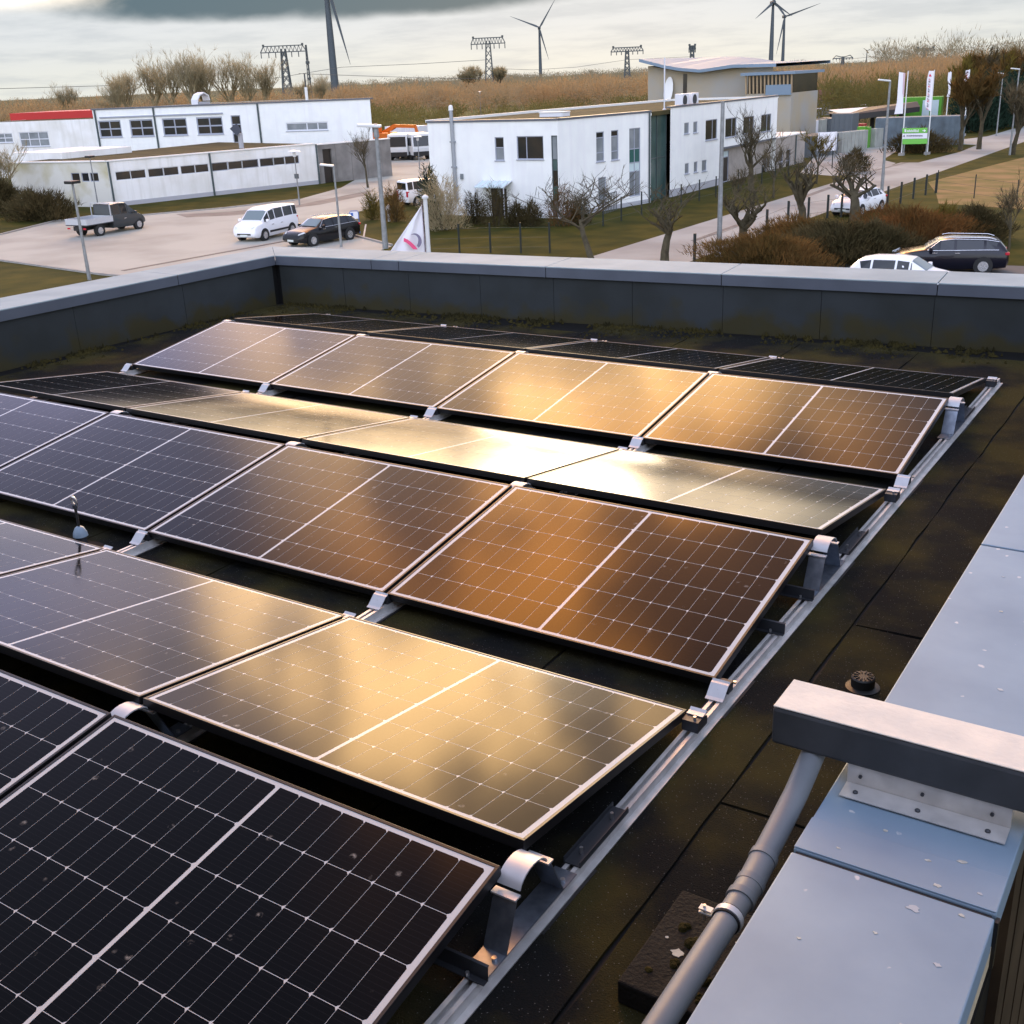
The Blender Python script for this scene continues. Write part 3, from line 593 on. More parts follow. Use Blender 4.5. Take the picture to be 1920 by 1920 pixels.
M['plinth'] = mat('plinth', (0.42, 0.42, 0.44), 0.85)
M['glass'] = mat('window_glass', (0.020, 0.022, 0.022), 0.12, spec=0.5, scale=0.6, col2=(0.045, 0.036, 0.026), coords='World')
M['glass_green'] = mat('green_glass', (0.075, 0.125, 0.115), 0.15, spec=0.6, scale=0.5, col2=(0.04, 0.075, 0.07), coords='World')
M['frost'] = mat('blind_glass', (0.26, 0.28, 0.29), 0.25, spec=0.5, scale=1.0, col2=(0.17, 0.19, 0.20), coords='World')
M['green_panel'] = mat('dark_green_panel', (0.020, 0.10, 0.085), 0.4)
M['pale_green'] = mat('pale_green_panel', (0.55, 0.66, 0.66), 0.4)
M['wframe'] = mat('window_frame', (0.34, 0.36, 0.42), 0.5)
M['wframe_white'] = mat('white_window_frame', (0.66, 0.67, 0.70), 0.5)
M['pipe_dark'] = mat('dark_downpipe', (0.055, 0.075, 0.075), 0.5)
M['pipe_zinc'] = mat('zinc_downpipe', (0.33, 0.35, 0.38), 0.4, 0.5)
M['trim'] = mat('roof_edge_metal', (0.13, 0.14, 0.165), 0.5, 0.3)
M['white_trim'] = mat('white_edge', (0.78, 0.77, 0.73), 0.6)
M['roofmoss'] = mat('mossy_flat_roof', (0.085, 0.070, 0.030), 0.95, scale=0.5, col2=(0.05, 0.046, 0.024), coords='World', spec=0.1)
M['red'] = mat('red_roof_edge', (0.50, 0.020, 0.018), 0.5)
M['door'] = mat('dark_door', (0.022, 0.017, 0.014), 0.4)
M['ac'] = mat('white_sheet_metal', (0.74, 0.74, 0.76), 0.5)
class Fac:
    def __init__(s, A, B):
        s.A = np.array(A[:2], float); B = np.array(B[:2], float); s.L = np.linalg.norm(B-s.A); s.e = (B-s.A)/s.L
        s.n = np.array([s.e[1], -s.e[0]])
        if (CAM[:2]-s.A)@s.n < 0: s.n = -s.n
    def pix(s, x, y):
        d = ray(x, y); t = ((s.A-CAM[:2])@s.n)/(d[:2]@s.n); p = CAM+d*t; return (p[:2]-s.A)@s.e, p[2]
    def P(s, u, z, o=0.0): q = s.A+s.e*u+s.n*o; return (q[0], q[1], z)
    def rect(s, x0, y0, x1, y1):
        xm, ym = (x0+x1)/2, (y0+y1)/2; a, b = s.pix(x0, ym)[0], s.pix(x1, ym)[0]; return min(a, b), max(a, b), s.pix(xm, y1)[1], s.pix(xm, y0)[1]
    def slab(s, m, u0, u1, z0, z1, o0, o1):
        V = [s.P(u, z, o) for o in (o0, o1) for u, z in ((u0, z0), (u1, z0), (u1, z1), (u0, z1))]
        return m.add(V, [(0, 1, 2, 3), (7, 6, 5, 4), (0, 4, 5, 1), (1, 5, 6, 2), (2, 6, 7, 3), (3, 7, 4, 0)])
def wall(fac, u0, u1, z0, z1, holes, m, par, name='wall', depth=0.14):
    us = sorted({u0, u1, *[h[0] for h in holes], *[h[1] for h in holes]}); zs = sorted({z0, z1, *[h[2] for h in holes], *[h[3] for h in holes]})
    b = MB()
    for a, c in zip(us[:-1], us[1:]):
        for p, q in zip(zs[:-1], zs[1:]):
            um, zm = (a+c)/2, (p+q)/2
            if a < u0 or c > u1 or p < z0 or q > z1 or any(h[0] < um < h[1] and h[2] < zm < h[3] for h in holes): continue
            b.add([fac.P(a, p), fac.P(c, p), fac.P(c, q), fac.P(a, q)], [(0, 1, 2, 3)])
    for h in holes:
        o = [fac.P(h[0], h[2]), fac.P(h[1], h[2]), fac.P(h[1], h[3]), fac.P(h[0], h[3])]; i = [fac.P(h[0], h[2], -depth), fac.P(h[1], h[2], -depth), fac.P(h[1], h[3], -depth), fac.P(h[0], h[3], -depth)]
        b.add(o+i, [(0, 1, 5, 4), (1, 2, 6, 5), (2, 3, 7, 6), (3, 0, 4, 7)])
    return b.build(name, M[m], par, off=par.location)
def window(fac, r, par, vb=(), hb=(), frame='wframe', pane='glass', fw=0.06, depth=0.10, sill=True, name='window', panes=None):
    u0, u1, z0, z1 = r; b = MB()
    for a in ((u0, u0+fw, z0, z1), (u1-fw, u1, z0, z1), (u0+fw, u1-fw, z0, z0+fw), (u0+fw, u1-fw, z1-fw, z1)): fac.slab(b, *a, -depth, -depth+0.06)
    for v in vb: c = u0+(u1-u0)*v; fac.slab(b, c-fw/2, c+fw/2, z0+fw, z1-fw, -depth+0.001, -depth+0.055)
    for h in hb: c = z1-(z1-z0)*h; fac.slab(b, u0+fw, u1-fw, c-fw/2, c+fw/2, -depth+0.002, -depth+0.058)
    w = b.build(name, M[frame], par, off=par.location)
    ue = [u0+fw/2]+[u0+(u1-u0)*v for v in vb]+[u1-fw/2]; ze = [z1-fw/2]+[z1-(z1-z0)*h for h in hb]+[z0+fw/2]; k = 0
    for j in range(len(ze)-1):
        for i in range(len(ue)-1):
            fac.slab(MB(), 0, 1, 0, 1, 0, 1)
            q = fac.slab(MB(), ue[i]+0.004, ue[i+1]-0.004, ze[j+1]+0.004, ze[j]-0.004, -depth+0.012, -depth+0.028)
            q.build('pane', M[panes[j] if panes else pane], w, off=par.location); k += 1
    if sill: fac.slab(MB(), u0-0.05, u1+0.05, z0-0.05, z0-0.002, -0.08, 0.07).build('sill', M['wframe'], w, off=par.location)
    return w
def shell(fac, u0, u1, z0, z1, depth, m, par, name='back_wall'):   # side and back walls behind a facade
    b = MB(); c = [fac.P(u0, 0, 0), fac.P(u0, 0, -depth), fac.P(u1, 0, -depth), fac.P(u1, 0, 0)]
    for i in range(3): p, q = c[i], c[i+1]; b.add([(p[0], p[1], z0), (q[0], q[1], z0), (q[0], q[1], z1), (p[0], p[1], z1)], [(0, 1, 2, 3)])
    return b.build(name, M[m], par, off=par.location)
def downpipe(fac, u, z0, z1, par, m='pipe_dark', r=0.06):
    MB().tube([fac.P(u, z0, 0.09), fac.P(u, z1, 0.09)], r, 8).build('downpipe', M[m], par, off=par.location)

# ---- white office house in the middle
HB1 = np.array([-36.05, 59.75]); HA = np.array([-46.2, 59.8]); H2 = np.array([-34.3, 69.3])
house = thing('office_house', 'white two storey flat roofed office house with green glass stair tower', 'building', (-40, 66, GZ))
FH, FS = Fac(HA, HB1), Fac(HB1, H2); HT = -0.34
hw = [FH.rect(928, 257, 945, 301), FH.rect(969, 255, 1019, 299), FH.rect(1035, 254, 1058, 404)]
dr = FH.rect(921, 353, 951, 416); dr = (dr[0], dr[1], GZ, dr[3]); hw[2] = (hw[2][0], min(hw[2][1], FH.L-0.05), GZ+0.1, hw[2][3])
wall(FH, 0, FH.L, GZ, HT, hw+[dr], 'render', house)
window(FH, hw[0], house, hb=(0.45,), panes=('glass', 'frost')); window(FH, hw[1], house, vb=(0.36,))
window(FH, hw[2], house, hb=(0.29, 0.42, 0.62, 0.79), panes=('frost', 'glass_green', 'glass', 'green_panel', 'frost'), frame='pipe_dark', sill=False)
d_ = FH.slab(MB(), dr[0]+.03, dr[1]-.03, dr[2], dr[3]-.03, -0.12, -0.06).build('door', M['door'], house, off=house.location)
dm = (dr[0]+dr[1])/2; FH.slab(MB(), dm-0.15, dm+0.15, dr[2]+1.2, dr[2]+2.0, -0.059, -0.05).build('door_pane', M['frost'], d_, off=house.location)
FH.slab(MB(), dr[1]-0.2, dr[1]-0.15, dr[2]+0.95, dr[2]+1.1, -0.059, -0.02).build('handle', M['screw'], d_, off=house.location)
c0, c1, cz0, cz1 = FH.rect(905, 339, 960, 353)
cn = MB(); V = [FH.P(u, z, o) for o, z in ((0.02, cz1), (1.0, cz0+0.15)) for u in (c0, c1)]; cn.add(V+[(x, y, z-0.04) for x, y, z in V], [(0, 1, 3, 2), (4, 6, 7, 5), (0, 2, 6, 4), (1, 5, 7, 3), (2, 3, 7, 6), (0, 4, 5, 1)])
cn = cn.build('door_canopy', M['pale_green'], house, off=house.location)
for k in range(6): u = c0+(c1-c0)*k/5; MB().bar(FH.P(u, cz1+.02, 0.02), FH.P(u, cz0+0.17, 1.0), 0.05).build('canopy_bar', M['wframe_white'], cn, off=house.location)
for u in (c0+.05, c1-.05): MB().bar(FH.P(u, GZ, 0.95), FH.P(u, cz0+0.1, 0.95), 0.05).build('canopy_post', M['wframe_white'], cn, off=house.location)
fu, _ = FH.pix(853, 300); fz1 = FH.pix(845, 207)[1]
fl = MB().tube([FH.P(fu, FH.pix(862, 378)[1], 0.12), FH.P(fu-.02, fz1, 0.12)], 0.13, 10).build('flue', M['pipe_zinc'], house, off=house.location)
MB().lathe([(0.16, 0), (0.13, 0.28), (0.04, 0.34)], FH.P(fu-.02, fz1, 0.12), 10).build('flue_cap', M['white_trim'], fl, off=house.location)
for z in (-1.6, -3.2, -4.4): FH.slab(MB(), fu-0.16, fu+0.16, z, z+0.1, 0.0, 0.27).build('flue_bracket', M['pipe_zinc'], fl, off=house.location)
lu, lz = FH.pix(867, 330); FH.slab(MB(), lu-0.08, lu+0.08, lz-0.2, lz+0.15, 0.0, 0.15).build('wall_lamp', M['frost'], house, off=house.location)
sw = [FS.rect(1118, 247, 1133, 303), FS.rect(1146, 244, 1160, 300), FS.rect(1180, 240, 1201, 368), FS.rect(1122, 332, 1137, 384)]
wall(FS, 0, FS.L, GZ, HT, sw, 'render', house)
for r in sw[:2]: window(FS, r, house, hb=(0.2, 0.7), panes=('glass', 'frost', 'frost'))
window(FS, sw[2], house, vb=(0.5,), hb=(0.30, 0.50, 0.63), panes=('frost', 'green_panel', 'pale_green', 'frost'), sill=False)
window(FS, sw[3], house, pane='frost', sill=False)
downpipe(FS, FS.L-0.25, GZ, HT, house)
FH.slab(MB(), -0.06, FH.L+0.03, HT, HT+0.13, -0.35, 0.07).build('roof_edge', M['trim'], house, off=house.location)
FS.slab(MB(), 0.06, FS.L, HT, HT+0.13, -0.35, 0.06).build('roof_edge', M['trim'], house, off=house.location)
FS.slab(MB(), 0, FS.L, GZ, GZ+0.28, -0.05, 0.02).build('plinth', M['plinth'], house, off=house.location)
# stair tower and second block
H3 = np.array([-34.42, 72.65]); FT = Fac(H2+np.array([-0.35, 0.05]), H3+np.array([-0.35, 0])); F2 = Fac(H3, (-34.6, 96.0))
t1, t2 = 0.0, FT.L; tz = -0.55
for i in range(2):
    for j in range(2):
        FT.slab(MB(), t1+(t2-t1)*i/2+.03, t1+(t2-t1)*(i+1)/2-.03, GZ+(tz-GZ)*j/2+.03, GZ+(tz-GZ)*(j+1)/2-.03, -0.05, 0.0).build('stair_glass', M['glass_green'], house, off=house.location)
b = MB()
for i in range(3): u = t1+(t2-t1)*i/2; FT.slab(b, u-.03, u+.03, GZ, tz, -0.04, 0.05)
FT.slab(b, t1, t2, (GZ+tz)/2-.03, (GZ+tz)/2+.03, -0.04, 0.03); b.build('stair_mullions', M['pipe_dark'], house, off=house.location)
FT.slab(MB(), t1-.1, t2+.1, tz, tz+0.16, -0.1, 0.25).build('stair_fascia', M['white_trim'], house, off=house.location)
FT.slab(MB(), t1, t2, tz-0.1, tz+0.05, -6, -0.11).build('stair_roof', M['roofmoss'], house, off=house.location)
b2 = [F2.rect(1283, 230, 1292, 251), F2.rect(1300, 228, 1308, 249), F2.rect(1323, 224, 1345, 262), F2.rect(1284, 306, 1292, 326), F2.rect(1301, 303, 1308, 323), F2.rect(1316, 300, 1325, 321),
      F2.rect(1360, 221, 1381, 257), F2.rect(1394, 218, 1414, 250), F2.rect(1427, 214, 1446, 247)]
uE = F2.pix(1457, 220)[0]; uS = F2.pix(1350, 300)[0]; T2 = F2.pix(1300, 198)[1]; zmid = F2.pix(1400, 268)[1]
wall(F2, 0, uS, GZ, T2, b2[:6], 'render', house); wall(F2, uS, uE, zmid, T2, b2[6:], 'render', house)
for k, r in enumerate(b2): window(F2, r, house, vb=(0.62,) if k in (2, 6, 7, 8) else (), pane='frost' if k in (0, 1, 3, 4, 5) else 'glass')
F2.slab(MB(), 0, uE+.05, T2, T2+0.12, -0.35, 0.06).build('roof_edge', M['trim'], house, off=house.location)
F2.slab(MB(), 0, uS, GZ, GZ+0.5, -0.05, 0.02).build('plinth', M['plinth'], house, off=house.location)
downpipe(F2, uS+.25, zmid, T2, house)
F2.slab(MB(), uS, uE, zmid-0.15, zmid-0.002, -7, 0.0).build('soffit', M['trim'], house, off=house.location)
G2 = Fac(F2.P(uS, 0, -0.4), F2.P(uE+6, 0, -0.4))
gw = [G2.rect(1430, 289, 1438, 325), G2.rect(1443, 287, 1451, 322), G2.rect(1461, 282, 1468, 318), G2.rect(1474, 280, 1482, 315), G2.rect(1352, 283, 1366, 350)]
gw[4] = (gw[4][0], gw[4][1], GZ, gw[4][3])
uG = G2.pix(1508, 290)[0]
wall(G2, 0, uG, GZ, zmid-0.16, gw, 'render_tan', house, 'ground_floor_wall')
for r in gw[:4]: window(G2, r, house, hb=(0.6,), sill=False)
window(G2, gw[4], house, hb=(0.2,), panes=('pale_green', 'door'), sill=False, name='entrance')
G2.slab(MB(), uE-uS, uG, zmid-0.16, zmid-0.05, -7, 0.08).build('low_roof', M['white_trim'], house, off=house.location)
downpipe(G2, G2.pix(1490, 290)[0], GZ, zmid-.2, house)
# back and roof of the house
rb = MB().prism([tuple(HA), tuple(HB1+np.array([-.1, .1])), tuple(H2+np.array([-.1, 0])), (-34.5, 72.6), tuple(F2.P(uE, 0, -.1)[:2]), (-44.5, F2.P(uE, 0)[1]), (-46.2, 73)], HT-0.25, HT+0.02).build('roof', M['roofmoss'], house, off=house.location)
b = MB(); bk = [tuple(HA), (-46.2, 73), (-44.5, F2.P(uE, 0)[1]), tuple(F2.P(uE, 0)[:2])]
for p, q in zip(bk[:-1], bk[1:]): b.add([(*p, GZ), (*q, GZ), (*q, HT), (*p, HT)], [(0, 1, 2, 3)])
b.build('back_wall', M['render'], house, off=house.location)
b = MB(); 
for p, q in zip(bk[:-1], bk[1:]): b.bar((*p, HT+0.10), (*q, HT+0.10), 0.3, 0.18)
b.build('roof_edge', M['white_trim'], house, off=house.location)
a = atz(1040, 216, HT+0.1); t = thing('skylight', 'small white box on the roof of the white office house', 'skylight', (a[0], a[1], HT+0.02)); MB().box(-.9, .9, -.5, .5, 0, 0.25).build('upstand', M['ac'], t); MB().box(-.95, .95, -.55, .55, 0.251, 0.32).build('cover', M['white_trim'], t, bevel=.03)
for k, (px, lab) in enumerate(((1301, 'white air conditioner beside the roof pole on the office house'), (1319, 'white air conditioner next to its twin, farther from the roof pole'))):
    a = F2.P(F2.pix(px, 190)[0], T2, -0.9); t = thing('air_conditioner', lab, 'air conditioner', (a[0], a[1], HT+0.02), group='air conditioners on the office roof')
    MB().box(-.35, .25, -.6, .6, 0.08, 0.95).build('case', M['ac'], t, bevel=.03)
    MB().tube([(.245, -.12, .5), (.268, -.12, .5)], .36, 16).build('fan_grille', M['steel_dark'], t); MB().box(-.3, .2, -.55, .55, 0, 0.08).build('feet', M['steel_dark'], t)
pb = F2.P(F2.pix(1265, 190)[0], HT, -0.8); t = thing('roof_pole', 'thin pale pole standing on the roof of the white office house', 'pole', pb)
MB().tube([pb, (pb[0], pb[1], top_z(np.array(pb), 1265, 107))], 0.05, 8).build('shaft', M['wframe_white'], t, off=t.location); MB().lathe([(.15, 0), (.15, .03), (.06, .1)], n=10).build('foot', M['wframe_white'], t)

# ---- long white wing and main building, far side of the lot
WA, WB = np.array([-77.64, 58.07]), np.array([-72.86, 77.79]); FWg = Fac(WA, WB); WT = GZ+3.55
wing = thing('low_wing', 'long low white wing with a ribbon of windows behind the parking lot', 'building', (-77, 66, GZ))
strips = [(219, 324, 244, 336), (247, 320, 272, 334), (280, 318, 306, 332), (308, 315, 334, 329), (341, 312, 365, 326), (367, 309, 390, 322), (399, 305, 427, 320), (428, 302, 453, 315), (455, 299, 483, 313), (489, 297, 512, 311), (514, 295, 533, 307), (535, 292, 559, 305)]
rs = [FWg.rect(*s) for s in strips]; z0 = np.mean([r[2] for r in rs]); z1 = np.mean([r[3] for r in rs]); rs = [(r[0]-.10, r[1]+.10, z0-.06, z1+.06) for r in rs]
wall(FWg, 0, FWg.L, GZ, WT, rs, 'render_old', wing)
for k, r in enumerate(rs): window(FWg, r, wing, frame='wframe_white' if k in (0, 1, 2, 3, 4, 5, 7, 10) else 'wframe', pane='glass', fw=0.055, sill=False)
FE_ = Fac(WA, (-88.0, 56.2)); es = [FE_.rect(134, 327, 150, 340), FE_.rect(153, 327, 167, 340), FE_.rect(169, 327, 185, 340)]; es = [(r[0], r[1], z0-.06, z1+.06) for r in es]
wall(FE_, 0, FE_.L, GZ, WT, es, 'render_stain', wing, 'end_wall')
for r in es: window(FE_, r, wing, sill=False)
for px, py in ((205, 345), (397, 330), (595, 308)): downpipe(FWg, max(0.1, FWg.pix(px, py)[0]), GZ, WT, wing, r=0.08)
FWg.slab(MB(), 0, FWg.L, GZ, GZ+0.35, -0.05, 0.03).build('plinth', M['plinth'], wing, off=wing.location)
FWg.slab(MB(), -0.05, FWg.L, WT, WT+0.10, -0.4, 0.08).build('roof_edge', M['white_trim'], wing, off=wing.location)
FE_.slab(MB(), 0.06, FE_.L, WT, WT+0.10, -0.4, 0.08).build('roof_edge', M['white_trim'], wing, off=wing.location)
MB().prism([tuple(WA+np.array([-.1, .05])), tuple(WB), (-90, 82), (-88, 56.3)], WT-0.3, WT+0.02).build('roof', M['roofmoss'], wing, off=wing.location)
MB().box(-94, -86.5, 60.5, 68, WT-1.6, WT+0.55).build('link_block', M['render_old'], wing, off=wing.location)
# grey concrete wall continuing the wing
cwl = thing('concrete_wall', 'grey concrete wall with a dark doorway at the end of the low wing', 'wall', (*(WB+np.array([0.5, 2.5])), GZ))
FCw = Fac(WB+np.array([.05, .2]), WB+np.array([3.2, 13.2])); k0, k1 = FCw.pix(606, 300)[0], FCw.pix(623, 300)[0]; FCw.L = min(FCw.L, FCw.pix(733, 290)[0])
wall(FCw, 0, FCw.L, GZ, WT-0.1, [(max(.1, k0), max(k1, 1.2), GZ, WT-0.5)], 'concrete', cwl, depth=0.25)
FCw.slab(MB(), max(.1, k0), max(k1, 1.2), GZ, WT-0.5, -0.24, -0.2).build('door', M['door'], cwl, off=cwl.location)
for k in range(int((FCw.L-2)/1.8)+1): u = 2.0+k*1.8; FCw.slab(MB(), u-0.03, u+0.03, GZ, WT-0.1, 0.0, 0.05).build('joint_strip', M['concrete'], cwl, off=cwl.location)
FCw.slab(MB(), 0, FCw.L, WT-0.1, WT, -0.4, 0.06).build('cap', M['white_trim'], cwl, off=cwl.location)
# main building behind
MA, MBp = np.array([-125.6, 78.3]), np.array([-79.6, 88.9]); FM = Fac(MA, MBp)
main = thing('main_hall', 'large white flat roofed building with square windows behind the low wing', 'building', (-90, 80, GZ))
MT = FM.pix(440, 196)[1]; uL = FM.pix(178, 240)[0]; uR = FM.pix(697, 230)[0]; MT2 = FM.pix(90, 226)[1]
mr = [FM.rect(186, 227, 228, 259), FM.rect(244, 224, 288, 256), FM.rect(305, 221, 351, 254), FM.rect(369, 218, 418, 252)]
mz0, mz1 = np.mean([r[2] for r in mr]), np.mean([r[3] for r in mr]); mr = [(r[0], r[1], mz0, mz1) for r in mr]
md = FM.rect(435, 216, 453, 268); ml = FM.rect(536, 229, 615, 245)
wall(FM, uL, uR, GZ, MT, mr+[md, ml], 'render', main)
for r in mr: window(FM, r, main, vb=(0.5,), hb=(0.5,), frame='wframe', fw=0.14)
window(FM, md, main, hb=(0.33, 0.66), fw=0.1, sill=False); window(FM, ml, main, vb=(0.5, 0.76), panes=('frost',), frame='wframe_white', fw=0.12)
lr = [FM.rect(37, 247, 92, 275), FM.rect(-20, 250, 24, 268)]
wall(FM, 0, uL, GZ, MT2, lr, 'render_old', main, 'lower_wall')
for r in lr: window(FM, r, main, vb=(0.33, 0.66), hb=(0.5,), pane='frost', frame='wframe_white', fw=0.1)
FM.slab(MB(), uL-.1, uR+.1, MT, MT+0.15, -0.5, 0.1).build('roof_edge', M['trim'], main, off=main.location)
for px in (183, 293, 488): downpipe(FM, FM.pix(px, 240)[0], GZ, MT, main, r=0.10)
FM.slab(MB(), FM.pix(187, 220)[0], FM.pix(418, 213)[0], mz1+0.25, mz1+0.4, 0.0, 0.12).build('shading_rail', M['wframe'], main, off=main.location)
b = MB(); c_ = [FM.P(uL, 0, 0), FM.P(uL, 0, -22), FM.P(uR-20, 0, -22), FM.P(uR, 0, 0)]
for p, q in zip(c_[:-1], c_[1:]): b.add([(p[0], p[1], GZ), (q[0], q[1], GZ), (q[0], q[1], MT), (p[0], p[1], MT)], [(0, 1, 2, 3)])
b.build('back_wall', M['render'], main, off=main.location); shell(FM, 0, uL, GZ, MT2, 22, 'render_old', main)
MB().prism([FM.P(uL, 0, -.1)[:2], FM.P(uR, 0, -.1)[:2], FM.P(uR-20, 0, -22)[:2], FM.P(uL, 0, -22)[:2]], MT-.2, MT-.02).build('roof', M['roofmoss'], main, off=main.location)
FM.slab(MB(), 0, uL, MT2-0.2, MT2-0.02, -22, -0.1).build('low_roof', M['roofmoss'], main, off=main.location)
r0, r1 = FM.pix(18, 215)[0], FM.pix(262, 205)[0]
FB = Fac(FM.P(0, 0, -8), FM.P(FM.L, 0, -8)); r0, r1 = FB.pix(18, 215)[0], FB.pix(255, 206)[0]; rz = FB.pix(140, 210)[1]
FB.slab(MB(), r0, r1, rz-1.4, rz+0.12, -8, 0.0).build('red_roof_band', M['red'], main, off=main.location)
for px, py, nm in ((363, 199, 'curved white roof cowl on the large white building beside the skylight dots'),):
    u = FM.pix(px, py)[0]; bb = FM.P(u, MT+0.1, -1.5); t = thing('roof_cowl', nm, 'cowl', bb)
    MB().extr(strip_prof([(-0.9, 0.0), (-0.9, 0.5), (-0.5, 1.0), (0.1, 1.2), (0.7, 0.9), (0.8, 0.4)], 0.12), 'x', -0.5, 0.5).build('hood', M['ac'], t); MB().box(-.5, .5, -.9, .8, -.1, .3).build('base', M['plinth'], t)
u = FM.pix(565, 190)[0]; bb = FM.P(u, MT+0.1, -1.2); t = thing('roof_chimney', 'slim white chimney with a dark rod on the large white building', 'chimney', bb)
MB().tube([(0, 0, -.1), (0, 0, 1.3)], .16, 10).build('pipe', M['white_trim'], t); MB().tube([(0, 0, 1.3), (0, 0, 2.6)], .07, 8).build('rod', M['steel_dark'], t)
a = WT; u = gp(0, 0)
sdp = FWg.P(FWg.pix(487, 285)[0], WT, -3.0); t = thing('roof_dish', 'dark dish on a post standing on the roof of the low wing', 'dish', (sdp[0], sdp[1], WT+.02))
MB().tube([(0, 0, 0), (0, 0, 1.3)], .22, 8).build('post', M['plinth'], t); MB().add([(-.9, -.3, 1.7), (.2, -.6, 1.1), (.5, -.3, 1.5), (-.5, .2, 2.1), (-.9, -.25, 1.75), (.2, -.55, 1.15), (.5, -.25, 1.55), (-.5, .25, 2.15)], [(0, 1, 2, 3), (7, 6, 5, 4), (0, 4, 5, 1), (1, 5, 6, 2), (2, 6, 7, 3), (3, 7, 4, 0)]).build('reflector', M['steel_dark'], t)

# ---- beige hall with the wavy roof behind the office house
WY = 128.0; hall = thing('wavy_roof_hall', 'grey beige hall with a wavy pale blue roof behind the office house', 'building', (-50, WY+8, GZ))
M['hall'] = mat('hall_cladding', (0.36, 0.345, 0.31), 0.85, scale=0.3, col2=(0.40, 0.335, 0.23), coords='World'); M['hall_roof'] = mat('hall_roof', (0.19, 0.26, 0.33), 0.6, 0.0); M['timber'] = mat('pale_timber', (0.40, 0.29, 0.17), 0.8)
und = [aty(x, y, WY) for x, y in ((1215, 124), (1245, 129), (1275, 134), (1312, 137), (1345, 132), (1375, 128), (1450, 126))]
for p, q in zip(und[:-1], und[1:]):
    pass
b = MB(); n = len(und)
for p, q in zip(und[:-1], und[1:]):
    b.add([(p[0], WY, GZ), (q[0], WY, GZ), (q[0], WY, q[2]), (p[0], WY, p[2])], [(0, 1, 2, 3)])
b.add([(und[0][0], WY, GZ), (und[0][0], WY+18, GZ), (und[0][0], WY+18, und[0][2]), (und[0][0], WY, und[0][2])], [(0, 1, 2, 3)])
b.build('wall', M['hall'], hall, off=hall.location)
up = [aty(x, y, WY-1.2) for x, y in ((1198, 117), (1245, 129), (1275, 134), (1312, 137), (1345, 132), (1375, 128), (1455, 126))]; top = [aty(x, y, WY+18) for x, y in ((1200, 119), (1250, 117), (1290, 117), (1325, 120), (1350, 125), (1390, 124), (1450, 123))]
b = MB(); V = [(p[0], WY-1.2, p[2]+.05) for p in up]+[(p[0], WY+18, q[2]) for p, q in zip(up, top)]; V += [(x, y, z+0.35) for x, y, z in V]; n = len(up)
for i in range(n-1): b.add([V[i], V[i+1], V[i+1+n], V[i+n], V[i+2*n], V[i+1+2*n], V[i+1+3*n], V[i+3*n]], [(0, 1, 2, 3), (7, 6, 5, 4), (0, 4, 5, 1), (2, 6, 7, 3)])
b.build('roof', M['hall_roof'], hall, off=hall.location)
e0, e1 = aty(1285, 135, WY), aty(1285, 190, WY); MB().box(e0[0]-.25, e0[0]+.25, WY-.06, WY-.01, e1[2], e0[2]-.2).build('window', M['glass'], hall, off=hall.location)
dd = aty(1257, 170, WY); MB().lathe([(0.05, 0), (.9, .12), (1.0, .2)], (0, 0, 0), 14).build('wall_dish', M['white_trim'], hall).matrix_local = Matrix.Translation((dd[0]-hall.location.x, WY-.4-hall.location.y, dd[2]-GZ))@Matrix.Rotation(R_(75), 4, 'X')@Matrix.Diagonal((.6, 1.6, 1, 1))
g0, g1 = aty(1400, 142, WY-3), aty(1484, 174, WY-3)
wg = MB().box(g0[0], g1[0], WY-3, WY+6, GZ, g1[2]).build('glazed_bay', M['hall'], hall, off=hall.location)
MB().box(g0[0]-.5, g1[0]+.5, WY-3.6, WY+6.5, g0[2], g0[2]+.3).build('bay_roof', M['hall_roof'], wg, off=hall.location)
MB().box(g0[0], g1[0], WY-2.6, WY+5.6, g1[2]+.01, g0[2]-.01).build('bay_glass', M['glass'], wg, off=hall.location)
for k in range(13): x = g0[0]+(g1[0]-g0[0])*k/12; MB().bar((x, WY-3.0, g1[2]), (x, WY-3.2, g0[2]), .16).build('mullion', M['timber'], wg, off=hall.location)
MB().box(g0[0]+ (g1[0]-g0[0])*.45, g1[0], WY-3.25, WY-3.02, g1[2]-.2, g1[2]+.9).build('apron', M['hall_roof'], wg, off=hall.location)
# ================================================================== vehicles
def paint(name, col, rough=0.25): 
    m = mat(name, col, rough, spec=0.3); p = m.node_tree.nodes['Principled BSDF']; p.inputs['Coat Weight'].default_value = 0.3; p.inputs['Coat Roughness'].default_value = 0.06; return m
M['car_white'] = paint('white_car_paint', (0.80, 0.80, 0.82)); M['car_black'] = paint('black_car_paint', (0.006, 0.006, 0.008)); M['car_blue'] = paint('dark_blue_car_paint', (0.004, 0.004, 0.010)); M['car_grey'] = paint('dark_grey_car_paint', (0.040, 0.046, 0.050))
M['car_glass'] = mat('car_glass', (0.012, 0.015, 0.018), 0.06, spec=0.6); M['screen_glass'] = mat('windscreen_glass', (0.16, 0.20, 0.21), 0.06, spec=0.7)
M['tyre'] = mat('tyre', (0.014, 0.014, 0.014), 0.8); M['rim'] = mat('alloy_rim', (0.38, 0.38, 0.39), 0.4, 0.6); M['chrome'] = mat('chrome_strip', (0.75, 0.75, 0.76), 0.2, 0.8)
M['lamp_clear'] = mat('clear_lamp', (0.55, 0.57, 0.58), 0.15); M['lamp_red'] = mat('red_lamp', (0.45, 0.012, 0.03), 0.2); M['plate'] = mat('number_plate', (0.62, 0.66, 0.62), 0.5)
